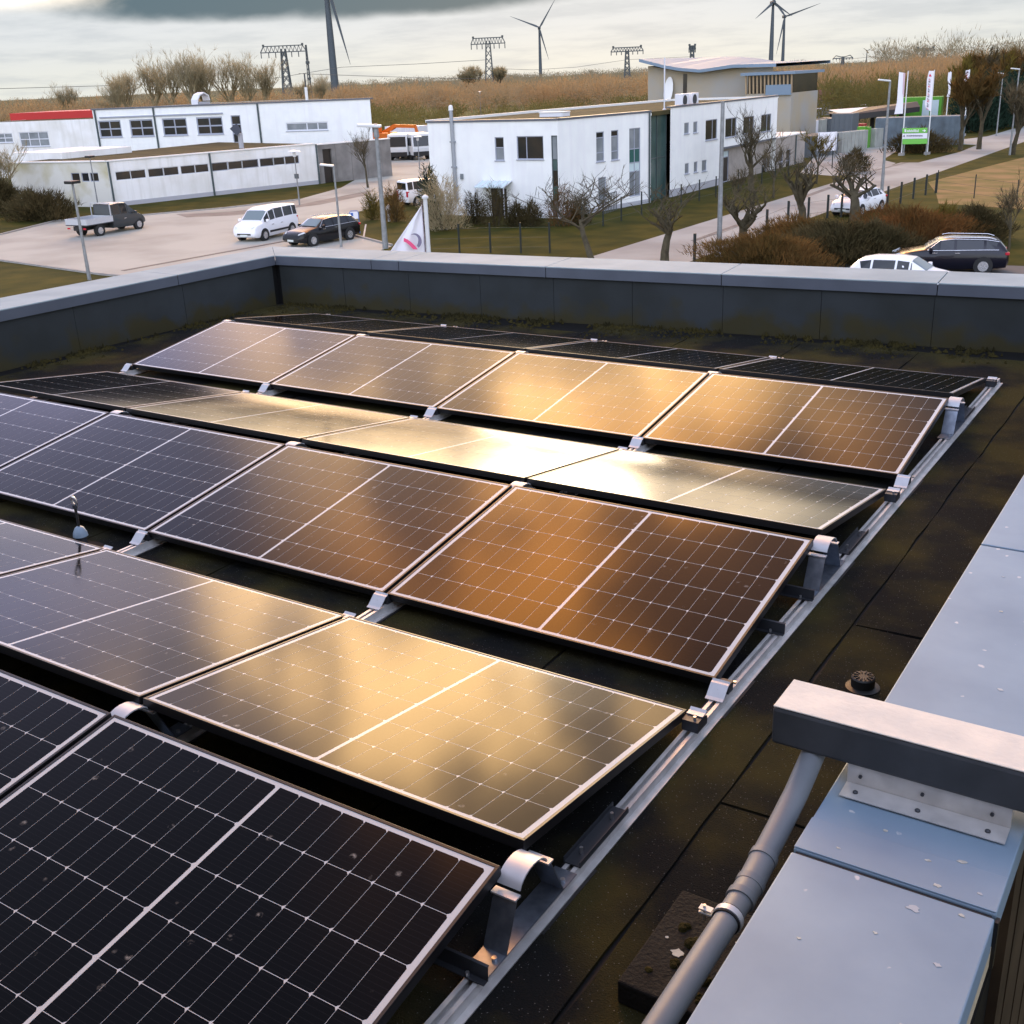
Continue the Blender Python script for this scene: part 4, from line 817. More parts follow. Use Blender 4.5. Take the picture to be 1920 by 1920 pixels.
SPEC = {  # rear to front stations: x, z_bottom, z_belt, z_roof, half width belt, half width roof
 'wagon': dict(st=[(0, .45, .72, .80, .76, .60), (.08, .26, .92, .98, .86, .66), (.42, .22, .97, 1.36, .90, .58), (.95, .20, .97, 1.44, .91, .61), (2.15, .18, .95, 1.47, .92, .63), (2.75, .18, .94, 1.40, .92, .62), (3.38, .18, .93, .99, .91, .70), (4.25, .20, .82, .87, .88, .66), (4.62, .26, .66, .71, .82, .60), (4.75, .38, .50, .53, .70, .52)], win=(2, 3, 4, 5, 6), wb=(.98, 3.82), wr=.33),
 'hatch': dict(st=[(0, .45, .75, .82, .74, .58), (.07, .26, .95, 1.02, .83, .62), (.45, .22, 1.0, 1.36, .87, .56), (.95, .20, .98, 1.45, .88, .58), (1.9, .18, .95, 1.47, .89, .60), (2.4, .18, .94, 1.42, .89, .59), (3.1, .18, .92, .99, .88, .68), (3.75, .20, .80, .86, .85, .62), (4.02, .26, .64, .69, .79, .56), (4.1, .38, .50, .53, .68, .48)], win=(2, 3, 4, 5, 6), wb=(.75, 3.25), wr=.31),
 'van': dict(st=[(0, .42, .95, 1.72, .84, .70), (.05, .28, 1.10, 1.80, .90, .74), (.5, .24, 1.14, 1.83, .92, .75), (1.5, .22, 1.13, 1.84, .93, .76), (2.4, .20, 1.10, 1.84, .93, .76), (2.95, .20, 1.07, 1.72, .93, .74), (3.65, .20, 1.05, 1.13, .92, .74), (4.15, .22, .92, .99, .89, .68), (4.4, .28, .74, .80, .82, .60), (4.48, .38, .55, .58, .72, .52)], win=(1, 2, 3, 4, 5, 6), wb=(.80, 3.60), wr=.33),
 'cab': dict(st=[(2.15, .40, 1.05, 1.80, .90, .74), (2.2, .34, 1.12, 1.88, .94, .78), (2.9, .32, 1.12, 1.92, .95, .78), (3.5, .30, 1.10, 1.88, .95, .77), (4.35, .30, 1.08, 1.16, .94, .74), (4.8, .32, .92, .98, .90, .68), (5.05, .38, .70, .74, .82, .60), (5.12, .45, .55, .58, .72, .5)], win=(0, 1, 2, 3, 4), wb=(.95, 4.35), wr=.34),
}
def section(s):
    x, zb, zs, zr, hw, hr = s; h = zs-zb
    return [(x, .0, zb), (x, hw*.86, zb), (x, hw*.985, zb+.22*h), (x, hw, zb+.60*h), (x, hw*.955, zs), (x, hr, zr-.05 if zr-zs > .15 else zs+(zr-zs)*.6), (x, hr*.78, zr-.008), (x, 0, zr)]
def car(name, label, kind, rear, front, paintm, group=None, bed=False, parts=True):
    sp = SPEC[kind]; st = sp['st']; d = np.array(front[:2])-np.array(rear[:2]); L = st[-1][0]; c = (np.array(front[:2])+np.array(rear[:2]))/2
    ang = math.atan2(d[1], d[0]); wc_ = (sp['wb'][0]+sp['wb'][1])/2
    t = thing(name, label, 'car' if kind in ('wagon', 'hatch') else 'van' if kind == 'van' else 'pickup truck', (c[0]-wc_*math.cos(ang), c[1]-wc_*math.sin(ang), GZ+0.012), ang, group)
    S = [section(s) for s in st]; m = MB(); rows = []
    for q in S: rows.append(q + [(x, -y, z) for x, y, z in q[::-1]][1:-1])
    n = len(rows[0]); V = [p for r in rows for p in r]; Fs = []
    for i in range(len(rows)-1):
        for k in range(n): Fs.append((i*n+k, (i+1)*n+k, (i+1)*n+(k+1) % n, i*n+(k+1) % n))
    Fs += [tuple(range(n)), tuple(range((len(rows)-1)*n, len(rows)*n))[::-1]]
    m.add(V, Fs); m.build('body', M[paintm], t, smooth=True)
    def lerp(a, b, f): return tuple(np.array(a)+(np.array(b)-np.array(a))*f)
    w = sp['win']
    for s in (1, -1):
        for a, b in zip(w[:-1], w[1:]):
            if b == w[-1] or a == 0:
                q0 = S[a]; q1 = S[b]
            A, B = S[a], S[b]; f0, f1 = 0.06, 0.94
            if b == w[-1]: f1 = 0.72
            p = [lerp(A[4], B[4], f0), lerp(A[4], B[4], f1), lerp(A[5], B[5], f1 if b != w[-1] else .60), lerp(A[5], B[5], f0)]
            p = [lerp(p[0], p[3], .10), lerp(p[1], p[2], .10), lerp(p[1], p[2], .92), lerp(p[0], p[3], .92)]
            if a in (1, 2) and kind in ('wagon', 'hatch') and a == 2: p[0] = lerp(p[0], p[1], .25)
            p = [(x, y*s+0.012*s, z) for x, y, z in p]; q = [(x, y-0.03*s, z) for x, y, z in p]
            MB().add(p+q, [(0, 1, 2, 3), (7, 6, 5, 4), (0, 4, 5, 1), (1, 5, 6, 2), (2, 6, 7, 3), (3, 7, 4, 0)]).build('side_window', M['car_glass'], t)
    a, b = w[-1], w[-2]                                         # windscreen
    def cross(sec, f): y = sec[5][1]*f; return [(sec[6][0], -y, sec[5][2]), (sec[6][0], -y*.75, sec[6][2]), (sec[6][0], y*.75, sec[6][2]), (sec[6][0], y, sec[5][2])]
    A, B = cross(S[a], .93), cross(S[b], .93); lo = [lerp(A[i], B[i], .12) for i in range(4)]; hi = [lerp(A[i], B[i], .94) for i in range(4)]
    up = lambda P, k: [(x+.02*k, y, z+.02*k) for x, y, z in P]
    P = up(lo, 1)+up(hi, 1)+up(lo, -1)+up(hi, -1)
    MB().add(P, [(0, 1, 5, 4), (1, 2, 6, 5), (2, 3, 7, 6), (8, 12, 13, 9), (9, 13, 14, 10), (10, 14, 15, 11), (0, 4, 12, 8), (3, 11, 15, 7), (4, 5, 13, 12), (5, 6, 14, 13), (6, 7, 15, 14), (0, 8, 9, 1), (1, 9, 10, 2), (2, 10, 11, 3)]).build('windscreen', M['screen_glass'], t)
    if kind in ('wagon', 'hatch'):
        A, B = cross(S[1], .9), cross(S[2], .9); lo = [lerp(A[i], B[i], .15) for i in range(4)]; hi = [lerp(A[i], B[i], .92) for i in range(4)]; up2 = lambda P, k: [(x-.015*k, y, z+.012*k) for x, y, z in P]
        P = up2(lo, 1)+up2(hi, 1); MB().add(P+up2(lo, -1)+up2(hi, -1), [(0, 4, 5, 1), (1, 5, 6, 2), (2, 6, 7, 3), (8, 9, 13, 12), (9, 10, 14, 13), (10, 11, 15, 14)]).build('rear_window', M['screen_glass'], t)
    if kind == 'van': MB().box(-.022, -.004, -.66, .66, 1.18, 1.66).build('rear_window', M['car_glass'], t)
    wr = sp['wr']
    for x in sp['wb']:
        hw = .92 if kind != 'hatch' else .88
        for s in (1, -1):
            MB().tube([(x, s*(hw-.20), wr+.02), (x, s*(hw+.012), wr+.02)], wr+.055, 20).build('wheel_arch', M['tyre'], t)
            tw = MB().tube([(x, s*(hw-.19), wr), (x, s*(hw-.03), wr), (x, s*(hw+.02), wr)], [wr, wr, wr*.9], 20).build('wheel', M['tyre'], t, smooth=True)
            MB().tube([(x, s*(hw+.015), wr), (x, s*(hw+.03), wr)], wr*.64, 16).build('rim', M['rim'], tw)
            for k in range(5): aa = 2*math.pi*k/5; MB().bar((x+.1*wr*math.cos(aa), s*(hw+.033), wr+.1*wr*math.sin(aa)), (x+.6*wr*math.cos(aa), s*(hw+.033), wr+.6*wr*math.sin(aa)), .05, .01, up=(0, 1, 0)).build('spoke', M['chrome'], tw)
    xf = st[-2][0]; zf = st[-2][2]
    for s in (1, -1):
        MB().add([(xf-.32, s*st[-3][4]*.97, zf+.10), (xf+.02, s*.60, zf-.02), (xf+.03, s*.58, zf+.08), (xf-.28, s*st[-3][4]*.86, zf+.20), (xf-.34, s*.60, zf), (xf-.1, s*.5, zf)], [(0, 1, 2, 3), (0, 4, 1), (3, 2, 5), (0, 3, 4)]).build('headlight', M['lamp_clear'], t)
        if kind != 'cab':
            zz = st[1][2]; hh = .55 if kind == 'van' else .16
            MB().box(-.01, .16, min(s*.62, s*.875), max(s*.62, s*.875), zz-hh*.8, zz-.02).build('tail_light', M['lamp_red'], t, bevel=.02)
        mx_ = st[w[-1]][0]-.28; mz = st[w[-1]][2]+.10
        MB().box(mx_-.08, mx_+.08, min(s*.95, s*1.12), max(s*.95, s*1.12), mz-.07, mz+.09).build('mirror', M[paintm], t, bevel=.03)
        for x in ([sp['wb'][0]+1.05, sp['wb'][0]+1.95] if kind != 'cab' else [3.2]): MB().box(x-.1, x+.1, min(s*.91, s*.955), max(s*.91, s*.955), .86, .89).build('door_handle', M['chrome'], t)
    MB().box(st[-1][0]-.10, st[-1][0]+.012, -.5, .5, .40, .50).build('grille', M['black'], t, bevel=.01)
    MB().box(st[-1][0]+.012, st[-1][0]+.02, -.26, .26, .33, .44).build('front_plate', M['plate'], t)
    if kind != 'cab': MB().box(-.02, .0, -.26, .26, .58, .69).build('rear_plate', M['plate'], t)
    if kind == 'wagon':
        for s in (1, -1): MB().tube([(.55, s*.60, 1.40), (.8, s*.60, 1.475), (2.4, s*.615, 1.50), (2.65, s*.62, 1.45)], .014, 6).build('roof_rail', M['chrome'], t)
        for s in (1, -1):
            q = [(S[k][4][0], s*(S[k][4][1]+.012), S[k][4][2]+.035) for k in (2, 3, 4, 5)]+[(S[6][4][0]-.15, s*(S[6][4][1]+.008), S[6][4][2]+.05)]
            MB().tube(q, .012, 6).build('window_strip', M['chrome'], t)
            q = [(S[k][5][0], s*(S[k][5][1]+.012), S[k][5][2]) for k in (2, 3, 4, 5)]+[(S[6][4][0]-.15, s*(S[6][4][1]+.008), S[6][4][2]+.06)]
            MB().tube(q, .012, 6).build('window_strip', M['chrome'], t)
    if kind == 'van':
        for s in (1, -1): MB().box(1.15, 3.1, min(s*.925, s*.945), max(s*.925, s*.945), .42, .54).build('side_moulding', M['black'], t, bevel=.02)
    if bed:
        MB().box(-.05, 2.12, -.42, .42, .42, .70).build('chassis', M['black'], t)
        cb = MB().box(-.15, 2.10, -.98, .98, .74, .80).build('cargo_bed', M['steel_dark'], t)
        for y in (-.98, .95): MB().box(-.15, 2.10, y, y+.03, .80, 1.16).build('drop_side', M['alu_white'], cb)
        for x in (-.15, 2.07): MB().box(x, x+.03, -.95, .95, .80, 1.16).build('end_board', M['alu_white'], cb)
        MB().box(2.02, 2.06, -.9, .9, 1.16, 1.88).build('ladder_guard', M['alu_white'], cb) if False else None
        for y in (-.88, .88): MB().bar((2.05, y, 1.16), (2.05, y, 1.95), .05).build('guard_post', M['alu_white'], cb)
        MB().bar((2.05, -.9, 1.95), (2.05, .9, 1.95), .05).build('guard_rail', M['alu_white'], cb)
        for s in (1, -1): MB().box(-.17, -.14, min(s*.6, s*.85), max(s*.6, s*.85), .52, .62).build('tail_light', M['lamp_red'], t)
    return t
car('pickup_truck', 'dark grey pickup truck with an aluminium flatbed in the parking lot', 'cab', gp(171, 442), gp(245, 429), 'car_grey', bed=True)
car('small_van', 'white passenger van parked beside the black estate car', 'van', gp(531, 438), gp(471, 452), 'car_white')
car('estate_car', 'black estate car parked in front of the small white van', 'wagon', gp(640, 448), gp(567, 461), 'car_black')
e = gp(772, 386); car('white_minivan', 'white minivan seen from behind beside the white office house', 'van', e+np.array([-0.2, 0.4, 0]), e+np.array([0.9, 2.9, 0]), 'car_white')
e = gp(1590, 404); car('road_car', 'white hatchback on the road behind a pollarded tree', 'hatch', e+np.array([0.45, 2.5, 0]), e, 'car_white')
car('dark_estate_car', 'dark blue estate car with chrome window strip beside the brown hedge', 'wagon', gp(1824, 508), gp(1722, 507), 'car_blue')
e = atz(1694, 479, GZ+1.47); car('white_hatchback', 'white hatchback half hidden behind the metal coping, next to the dark blue estate', 'hatch', e+np.array([-1.2, -.2, 0]), e+np.array([1.3, -.1, 0]), 'car_white')

# ================================================================== yard machines and trucks between the white buildings
M['orange'] = paint('orange_machine_paint', (0.62, 0.14, 0.012), .4); M['truck_white'] = paint('white_truck_paint', (0.66, 0.67, 0.66), .4)
def truck(px, py, label, yaw):
    p = gp(px, py); t = thing('lorry', label, 'lorry', (p[0], p[1], GZ), yaw, 'lorries in the yard between the white buildings')
    MB().extr([(-1.1, .55), (1.15, .55), (1.2, 1.3), (0.95, 2.9), (-1.1, 3.0)], 'y', -1.2, 1.2).build('cab', M['truck_white'], t, bevel=.06)
    MB().add([(1.22, -1.05, 1.55), (1.22, 1.05, 1.55), (1.01, 1.0, 2.65), (1.01, -1.0, 2.65), (1.16, -1.05, 1.55), (1.16, 1.05, 1.55), (.95, 1, 2.65), (.95, -1, 2.65)], [(0, 1, 2, 3), (7, 6, 5, 4), (0, 4, 5, 1), (2, 6, 7, 3), (1, 5, 6, 2), (0, 3, 7, 4)]).build('windscreen', M['car_glass'], t)
    for s in (1, -1): MB().box(-.5, .8, min(s*1.19, s*1.22), max(s*1.19, s*1.22), 1.6, 2.5).build('side_window', M['car_glass'], t)
    MB().box(-6.5, -1.2, -1.2, 1.2, 1.0, 2.6).build('box_body', M['steel_dark'], t, bevel=.04)
    MB().box(-6.4, 1.1, -.9, .9, .55, .95).build('chassis', M['black'], t); MB().box(1.16, 1.28, -1.15, 1.15, .45, .95).build('bumper', M['black'], t)
    for x in (.1, -4.2, -5.4):
        for s in (1, -1): MB().tube([(x, s*.9, .5), (x, s*1.2, .5)], .5, 16).build('wheel', M['tyre'], t)
truck(752, 300, 'white lorry whose cab stands nearest the grey concrete wall', R_(-68)); truck(786, 299, 'white lorry half hidden by the corner of the office house', R_(-30))
p = gp(722, 282); t = thing('excavator', 'orange excavator with raised boom behind the grey concrete wall', 'excavator', (p[0], p[1], GZ))
MB().box(-1.6, 1.6, -1.2, 1.2, 0.0, .8).build('track', M['black'], t, bevel=.1); MB().box(-1.7, 1.5, -1.2, 1.2, .85, 2.3).build('engine_house', M['orange'], t, bevel=.1)
MB().box(-1.5, -.2, -1.25, 0, 2.3, 3.3).build('cab', M['orange'], t, bevel=.08); MB().box(-1.3, -.4, -1.28, -1.26, 2.4, 3.1).build('cab_window', M['car_glass'], t)
MB().bar((-.5, .6, 2.2), (1.6, .6, 3.1), .5).bar((1.6, .6, 3.1), (5.0, .6, 3.0), .42).build('boom', M['orange'], t); MB().bar((5.0, .6, 3.0), (5.4, .6, 1.6), .3).build('dipper', M['orange'], t)
p = gp(738, 275); t = thing('white_container', 'plain white container behind the orange excavator', 'container', (p[0]+1, p[1]+2, GZ)); MB().box(-3, 3, -1.2, 1.2, 0.1, 2.7).build('shell', M['ac'], t, bevel=.03)
for k in range(14): MB().box(-2.9+k*.44, -2.72+k*.44, -1.24, -1.2, .25, 2.6).build('corrugation', M['ac'], t)

# ================================================================== lamps, masts, flags, signs
M['pole'] = mat('galvanised_pole', (0.30, 0.31, 0.31), 0.55, 0.5, scale=5, var=.25); M['lampglass'] = mat('lamp_cover', (0.66, 0.67, 0.66), 0.4); M['pole_dark'] = mat('dark_pole', (0.10, 0.11, 0.11), 0.6)
M['banner'] = mat('banner_cloth', (0.78, 0.77, 0.80), 0.8); M['banner_pink'] = mat('pink_cloth', (0.58, 0.42, 0.45), 0.8); M['ink'] = mat('dark_ink', (0.10, 0.06, 0.09), 0.7); M['red_ink'] = mat('red_ink', (0.62, 0.03, 0.08), 0.7); M['pink_ink'] = mat('pink_ink', (0.80, 0.09, 0.22), 0.7); M['violet_ink'] = mat('violet_ink', (0.20, 0.18, 0.26), 0.7)
def lamp(base, topx, topy, label, head, r=0.06, cat='lamp post', bz=GZ):
    t = thing('street_lamp', label, cat, (base[0], base[1], bz), group='lamp posts'); h = top_z(base, topx, topy)-bz
    MB().tube([(0, 0, 0), (0, 0, h*.35), (0, 0, h)], [r*1.3, r, r*.75], 10).build('post', M['pole'], t)
    toC = np.array(CAM[:2]-base[:2]); toC /= np.linalg.norm(toC); side = np.array([CR[0], CR[1]]); side /= np.linalg.norm(side)
    if head == 'mushroom':
        MB().lathe([(.05, 0), (.13, .05), (.13, .35), (.05, .38)], (0, 0, h-.38), 12).build('lantern', M['lampglass'], t); MB().lathe([(.46, 0), (.40, .07), (.1, .13), (.02, .14)], (0, 0, h), 16).build('hat', M['lampglass'], t)
    elif head == 'flat':
        d = side*-.75; MB().bar((0, 0, h), (d[0], d[1], h+.1), .34, .10).build('head', M['lampglass'], t, bevel=.03)
    elif head == 'flood':
        MB().box(-.28, .28, -.28, .28, h, h+.14).build('head', M['black'], t, bevel=.03)
    elif head == 'long':
        d = side*-.9; b_ = side*.3; MB().bar((b_[0], b_[1], h-.15), (d[0]*1.1, d[1]*1.1, h-.05), .50, .16).build('head', M['lampglass'], t, bevel=.05)
        MB().lathe([(r*1.2, 0), (r, .6)], (0, 0, h-.7), 10).build('collar', M['pole'], t)
    return t
lamp(gp(168, 525), 128, 345, 'slim lamp post in front of the pickup truck', 'flood', .075)
lamp(gp(180, 398)+np.array([0, .3, 0]), 159, 296, 'thin lamp post behind the pickup truck cab', 'flood', .05)
lamp(gp(640, 463), 622, 311, 'lamp post standing beside the black estate car', 'flat', .065)
l3 = lamp(gp(562, 385), 547, 285, 'mushroom lamp post on the grass strip before the low wing', 'mushroom', .05); MB().box(-.16, .16, -.08, .08, 2.0, 2.35).build('sign_box', M['pole_dark'], l3)
lamp(gp(787, 318), 780, 257, 'mushroom lamp post between the lorries and the office house', 'mushroom', .05)
lamp(gp(723, 466), 692, 232, 'tall lamp mast with a long flat head beside the white flag', 'long', .13)
lamp(gp(1348, 480), 1352, 190, 'tall pale lamp post in front of the office house end', 'long', .10) if False else None
q = gp(1348, 481); t = thing('steel_post', 'tall pale steel post in front of the far end of the office house', 'post', (q[0], q[1], GZ)); hh = top_z(q, 1353, 190)-GZ
MB().tube([(0, 0, 0), (0, 0, 1.5), (0, 0, hh)], [.15, .12, .085], 10).build('shaft', M['pole'], t); MB().lathe([(.2, 0), (.2, .1), (.15, .3)], n=10).build('foot', M['pole'], t)
lamp(gp(1652, 376), 1660, 152, 'tall curved head lamp post by the yard entrance road', 'flat', .09)
lamp(gp(1893, 291), 1907, 130, 'lamp post on the verge at the far bend of the road', 'flat', .08)
lamp(gp(1868, 255), 1876, 138, 'lamp post behind the dark green trees beside the side lane', 'flat', .07)
lamp(gp(1535, 228), 1538, 204, 'pale mushroom lamp left of the canopy in the recycling yard', 'mushroom', .07); lamp(gp(1617, 222), 1617, 197, 'pale mushroom lamp behind the white canopy roof', 'mushroom', .07)
lamp(gp(1593, 200), 1592, 153, 'distant lamp post standing before the orange scrub', 'mushroom', .09)
lamp(gp(902, 218), 899, 172, 'distant thin lamp post behind the office house roof', 'mushroom', .09)
# near flag with the swoosh emblem
fb = atd(797, 372, 26.0); fb0 = np.array([fb[0], fb[1], GZ]); t = thing('flag_pole', 'white flag pole rising behind the coping near the parapet corner', 'flag pole', fb0)
H = fb[2]-GZ; MB().tube([(0, 0, 0), (0, 0, H)], [.06, .048], 12).build('pole', M['lampglass'], t, smooth=True); MB().lathe([(.075, 0), (.075, .04), (.02, .08)], (0, 0, H), 12).build('cap', M['lampglass'], t)
MB().tube([(-.07*CR[0], -.07*CR[1], .5), (-.075*CR[0], -.075*CR[1], H-.05)], .008, 6).build('rope', M['ink'], t)
def fl(px, py, dd=26.0): v = atd(px, py, dd); return v
def cloth(pts_px, name, m, par, dist, thick=.006, wav=0.0):
    V = [atd(x, y, dist) for x, y in pts_px]; n = np.array([-CF[0], -CF[1], 0]); n /= np.linalg.norm(n); V2 = [v-n*thick for v in V]; k = len(V)
    m_ = MB().add(list(V)+V2, [tuple(range(k)), tuple(range(k, 2*k))[::-1]]+[(i, i+k, (i+1) % k+k, (i+1) % k) for i in range(k)]); return m_.build(name, M[m], par, off=par.location)
f = thing('company_flag', 'white triangular hanging flag with pink and violet swoosh emblem', 'flag', fb0)
grid = []; NU, NV = 10, 10; a_, b_, c_ = np.array([791., 384.]), np.array([801., 486.]), np.array([718., 492.])
vv, ff = [], []
nrm = np.array([-CF[0], -CF[1], 0]); nrm /= np.linalg.norm(nrm)
for i in range(NV+1):
    for j in range(NU+1):
        r_ = a_+(b_-a_)*i/NV; l_ = a_+(c_-a_)*i/NV; q = r_+(l_-r_)*j/NU; v = atd(q[0], q[1], 26.02); vv.append(v+nrm*(.06*math.sin(j*1.1+i*.25)*j/NU))
for i in range(NV):
    for j in range(NU): k = i*(NU+1)+j; ff.append((k, k+1, k+NU+2, k+NU+1))
fo = MB().add(vv, ff).build('cloth', M['banner'], f, off=fb0, smooth=True); so = fo.modifiers.new('solid', 'SOLIDIFY'); so.thickness = .006
def arc(cx, cy, r0, r1, a0, a1, n=12, tap=0.0):
    o, i = [], []
    for k in range(n+1):
        a = R_(a0+(a1-a0)*k/n); w = (r1-r0)*(1-tap*abs(k/n-.75)/0.75); rm = (r0+r1)/2; o.append((cx+(rm+w/2)*math.cos(a), cy+(rm+w/2)*math.sin(a)*1.15)); i.append((cx+(rm-w/2)*math.cos(a), cy+(rm-w/2)*math.sin(a)*1.15))
    return o+i[::-1]
cloth(arc(776, 452, 8, 15, -115, 52, tap=.9), 'emblem_violet', 'violet_ink', f, 25.90); cloth([(757, 446), (764, 449), (772, 455), (779, 462), (783, 467.5), (775, 467.5), (768, 460), (762, 455), (757, 453)], 'emblem_pink', 'pink_ink', f, 25.90)
# banner flags at the yard entrance
def banner(base, topx, topy, cpx, label, m, marks=None, cat='banner flag'):
    t = thing('banner_flag', label, cat, (base[0], base[1], GZ), group='banner flags at the yard entrance'); h = top_z(base, topx, topy)-GZ
    MB().tube([(0, 0, 0), (0, 0, h)], [.07, .05], 8).build('pole', M['lampglass'], t); MB().box(-.25, .25, -.25, .25, 0, .25).build('foot', M['kerb'], t)
    D = math.hypot(*(base[:2]-CAM[:2])); c = cloth(cpx, 'cloth', m, t, D-.08, .02)
    for poly, mm in (marks or []): cloth(poly, 'lettering', mm, t, D-.14, .01)
    return t
banner(gp(1690, 292), 1698, 133, [(1686, 135), (1697, 137), (1694, 175), (1693, 213), (1677, 214), (1682, 190), (1684, 160)], 'plain white banner flag nearest the yard entrance, pink along its pole', 'banner', [([(1694, 137), (1697.5, 137), (1694.8, 182), (1692.5, 175)], 'banner_pink')])
mk = [([(1744, 138), (1747, 143.5), (1741.5, 143.5)], 'red_ink')]
for k, y in enumerate(np.arange(147, 203, 4.6)): x = 1743.6-(y-147)*.075; mk.append(([(x-1.9, y), (x+1.9, y+.2), (x+1.8, y+.9), (x-.4, y+.9), (x-.4, y+2.2), (x+1.6, y+2.3), (x+1.6, y+2.9), (x-1.9, y+2.8)] if k % 2 else [(x-1.8, y), (x-.9, y), (x-.9, y+2.6), (x+1.8, y+2.6), (x+1.8, y+3.2), (x-1.8, y+3.2)], 'ink' if k % 3 else 'red_ink'))
banner(gp(1738, 290), 1750, 131, [(1742, 133), (1751, 133), (1748, 170), (1745, 209), (1736, 203), (1734, 195), (1737, 180), (1738, 150)], 'white banner flag with red triangle and vertical dark lettering', 'banner', mk)
banner(gp(1770, 262), 1784, 134, [(1778, 136), (1784.5, 135), (1783, 158), (1781, 182), (1775, 181), (1779, 170), (1777, 150)], 'narrow twisted white banner flag behind the lettered one', 'banner')
banner(gp(1806, 255), 1819, 130, [(1811, 132), (1818.5, 131), (1816.5, 155), (1814, 176), (1808, 175), (1811, 160), (1808, 150)], 'pinkish white banner flag standing farthest along the side lane', 'banner', [([(1813, 134), (1816, 134), (1815.5, 137.5), (1812.5, 137)], 'ink')]+[([(1812+.3*k-.9, 140+4*k), (1814, 140+4*k), (1813.5, 142+4*k), (1811.5, 142+4*k)], 'red_ink') for k in range(5)])
# green yard sign with white lettering
M['sign_green'] = mat('sign_green', (0.16, 0.50, 0.07), 0.5); M['sign_dark'] = mat('sign_dark_green', (0.09, 0.34, 0.08), 0.5); M['white_ink'] = mat('white_ink', (0.78, 0.80, 0.78), 0.6); M['black_ink'] = mat('black_ink', (0.03, 0.03, 0.05), 0.6)
sb = gp(1715, 292); SD = math.hypot(*(sb[:2]-CAM[:2])); t = thing('yard_sign', 'green and white direction sign board between the banner flags', 'sign', (sb[0], sb[1], GZ))
for px in (1694, 1736): p0 = atd(px, 292, SD+.1); MB().bar((p0[0], p0[1], GZ), (p0[0], p0[1], top_z(p0, px, 238)), .10).build('post', M['pole'], t, off=t.location)
for (y0, y1, m_) in ((240, 249.5, 'sign_green'), (250, 260, 'banner'), (260.5, 270, 'sign_green')): cloth([(1692, y0+.6), (1739, y0-.6), (1738.5, y1-.6), (1692, y1+.6)], 'sign_panel', m_, t, SD, .04)
xx = 1696.0
for k, (w_, h_) in enumerate(((4, 5), (2, 3.2), (2, 3.2), (1.6, 4.4), (2, 3.2), (1.6, 4.4), (2, 3.2), (1.6, 5), (1.6, 5), (2, 4.6), (2, 3.2), (1.6, 5))):
    cloth([(xx, 247.6-h_), (xx+w_*.75, 247.6-h_), (xx+w_*.75, 247.6), (xx, 247.6)], 'lettering', 'white_ink', t, SD-.05, .01); xx += w_+.25
cloth([(1729.5, 244.2), (1732.5, 244.2), (1732.5, 242.4), (1736.5, 245), (1732.5, 247.6), (1732.5, 245.8), (1729.5, 245.8)], 'arrow', 'white_ink', t, SD-.05, .01)
cloth([(1693.5, 255), (1696, 252.6), (1696, 257.4)], 'arrow', 'black_ink', t, SD-.05, .01)
xx = 1700.0
for k in range(16):
    w_ = (1.2, 1.8, .9, 1.5)[k % 4]; cloth([(xx, 253.2), (xx+w_*.7, 253.2), (xx+w_*.7, 256-(k % 3)*.4), (xx, 256)], 'lettering', 'black_ink', t, SD-.05, .01); xx += w_+.55
# small blue and white parking sign
pb = gp(667, 438); t = thing('parking_sign', 'small blue and white sign on a bent tube frame beside the black estate', 'sign', (pb[0], pb[1], GZ)); M['sign_blue'] = mat('sign_blue', (0.05, 0.13, 0.42), 0.5)
sdv = np.array([CR[0], CR[1]]); sdv /= np.linalg.norm(sdv)
pt = lambda s, z: (sdv[0]*s, sdv[1]*s, z)
MB().tube([pt(-.27, 0), pt(-.27, 1.25), pt(-.2, 1.36), pt(.2, 1.36), pt(.27, 1.25), pt(.27, 0)], .025, 8).build('tube_frame', M['sign_blue'], t)
MB().bar(pt(-.25, 1.1), pt(.25, 1.1), .03, .42).build('panel', M['banner'], t); MB().bar(pt(-.22, 1.15), pt(-.05, 1.15), .045, .2).build('emblem', M['sign_blue'], t)
hb = gp(730, 415); t = thing('hydrant', 'small pale hydrant on the lawn beside the tall lamp mast', 'hydrant', (hb[0], hb[1], GZ)); MB().lathe([(.10, 0), (.10, .7), (.17, .75), (.17, .9), (.06, 1.1)], n=10).build('barrel', M['white_trim'], t); MB().box(-.2, .2, -.06, .06, .72, .84).build('nozzle', M['white_trim'], t)
# ================================================================== recycling yard by the entrance
def boxthing(name, label, cat, px, py, sx, sy, sz, m, yaw=0.0, group=None, z0=0.0):
    p = gp(px, py); t = thing(name, label, cat, (p[0], p[1], GZ), yaw, group); MB().box(-sx/2, sx/2, -sy/2, sy/2, z0, sz).build('shell', M[m], t, bevel=.04)
    for k in range(max(2, int(sx/.6))): x = -sx/2+(k+.5)*sx/max(2, int(sx/.6)); MB().box(x-.05, x+.05, -sy/2-.05, -sy/2-.001, z0+.1, sz-.1).build('rib', M[m], t)
    return t
M['cont_blue'] = mat('blue_grey_container', (0.12, 0.16, 0.19), .5, scale=.8, var=.4); M['cont_green'] = paint('bright_green_container', (0.10, 0.33, 0.03), .4); M['wallgrey'] = mat('pale_block', (0.36, 0.37, 0.33), .8, scale=1, var=.2); M['redbin'] = mat('red_bin', (0.35, 0.03, 0.03), .5); M['canopy'] = mat('dark_canopy', (0.035, 0.032, 0.030), .6); M['greybin'] = mat('grey_bin', (0.10, 0.115, 0.125), .6)
cp = gp(1600, 250); t = thing('yard_canopy', 'dark canopy with white sloping roof over the recycling yard gate', 'canopy', (cp[0], cp[1], GZ)); zc = [top_z(cp, x, y) for x, y in ((1582, 216), (1553, 206), (1627, 201))]
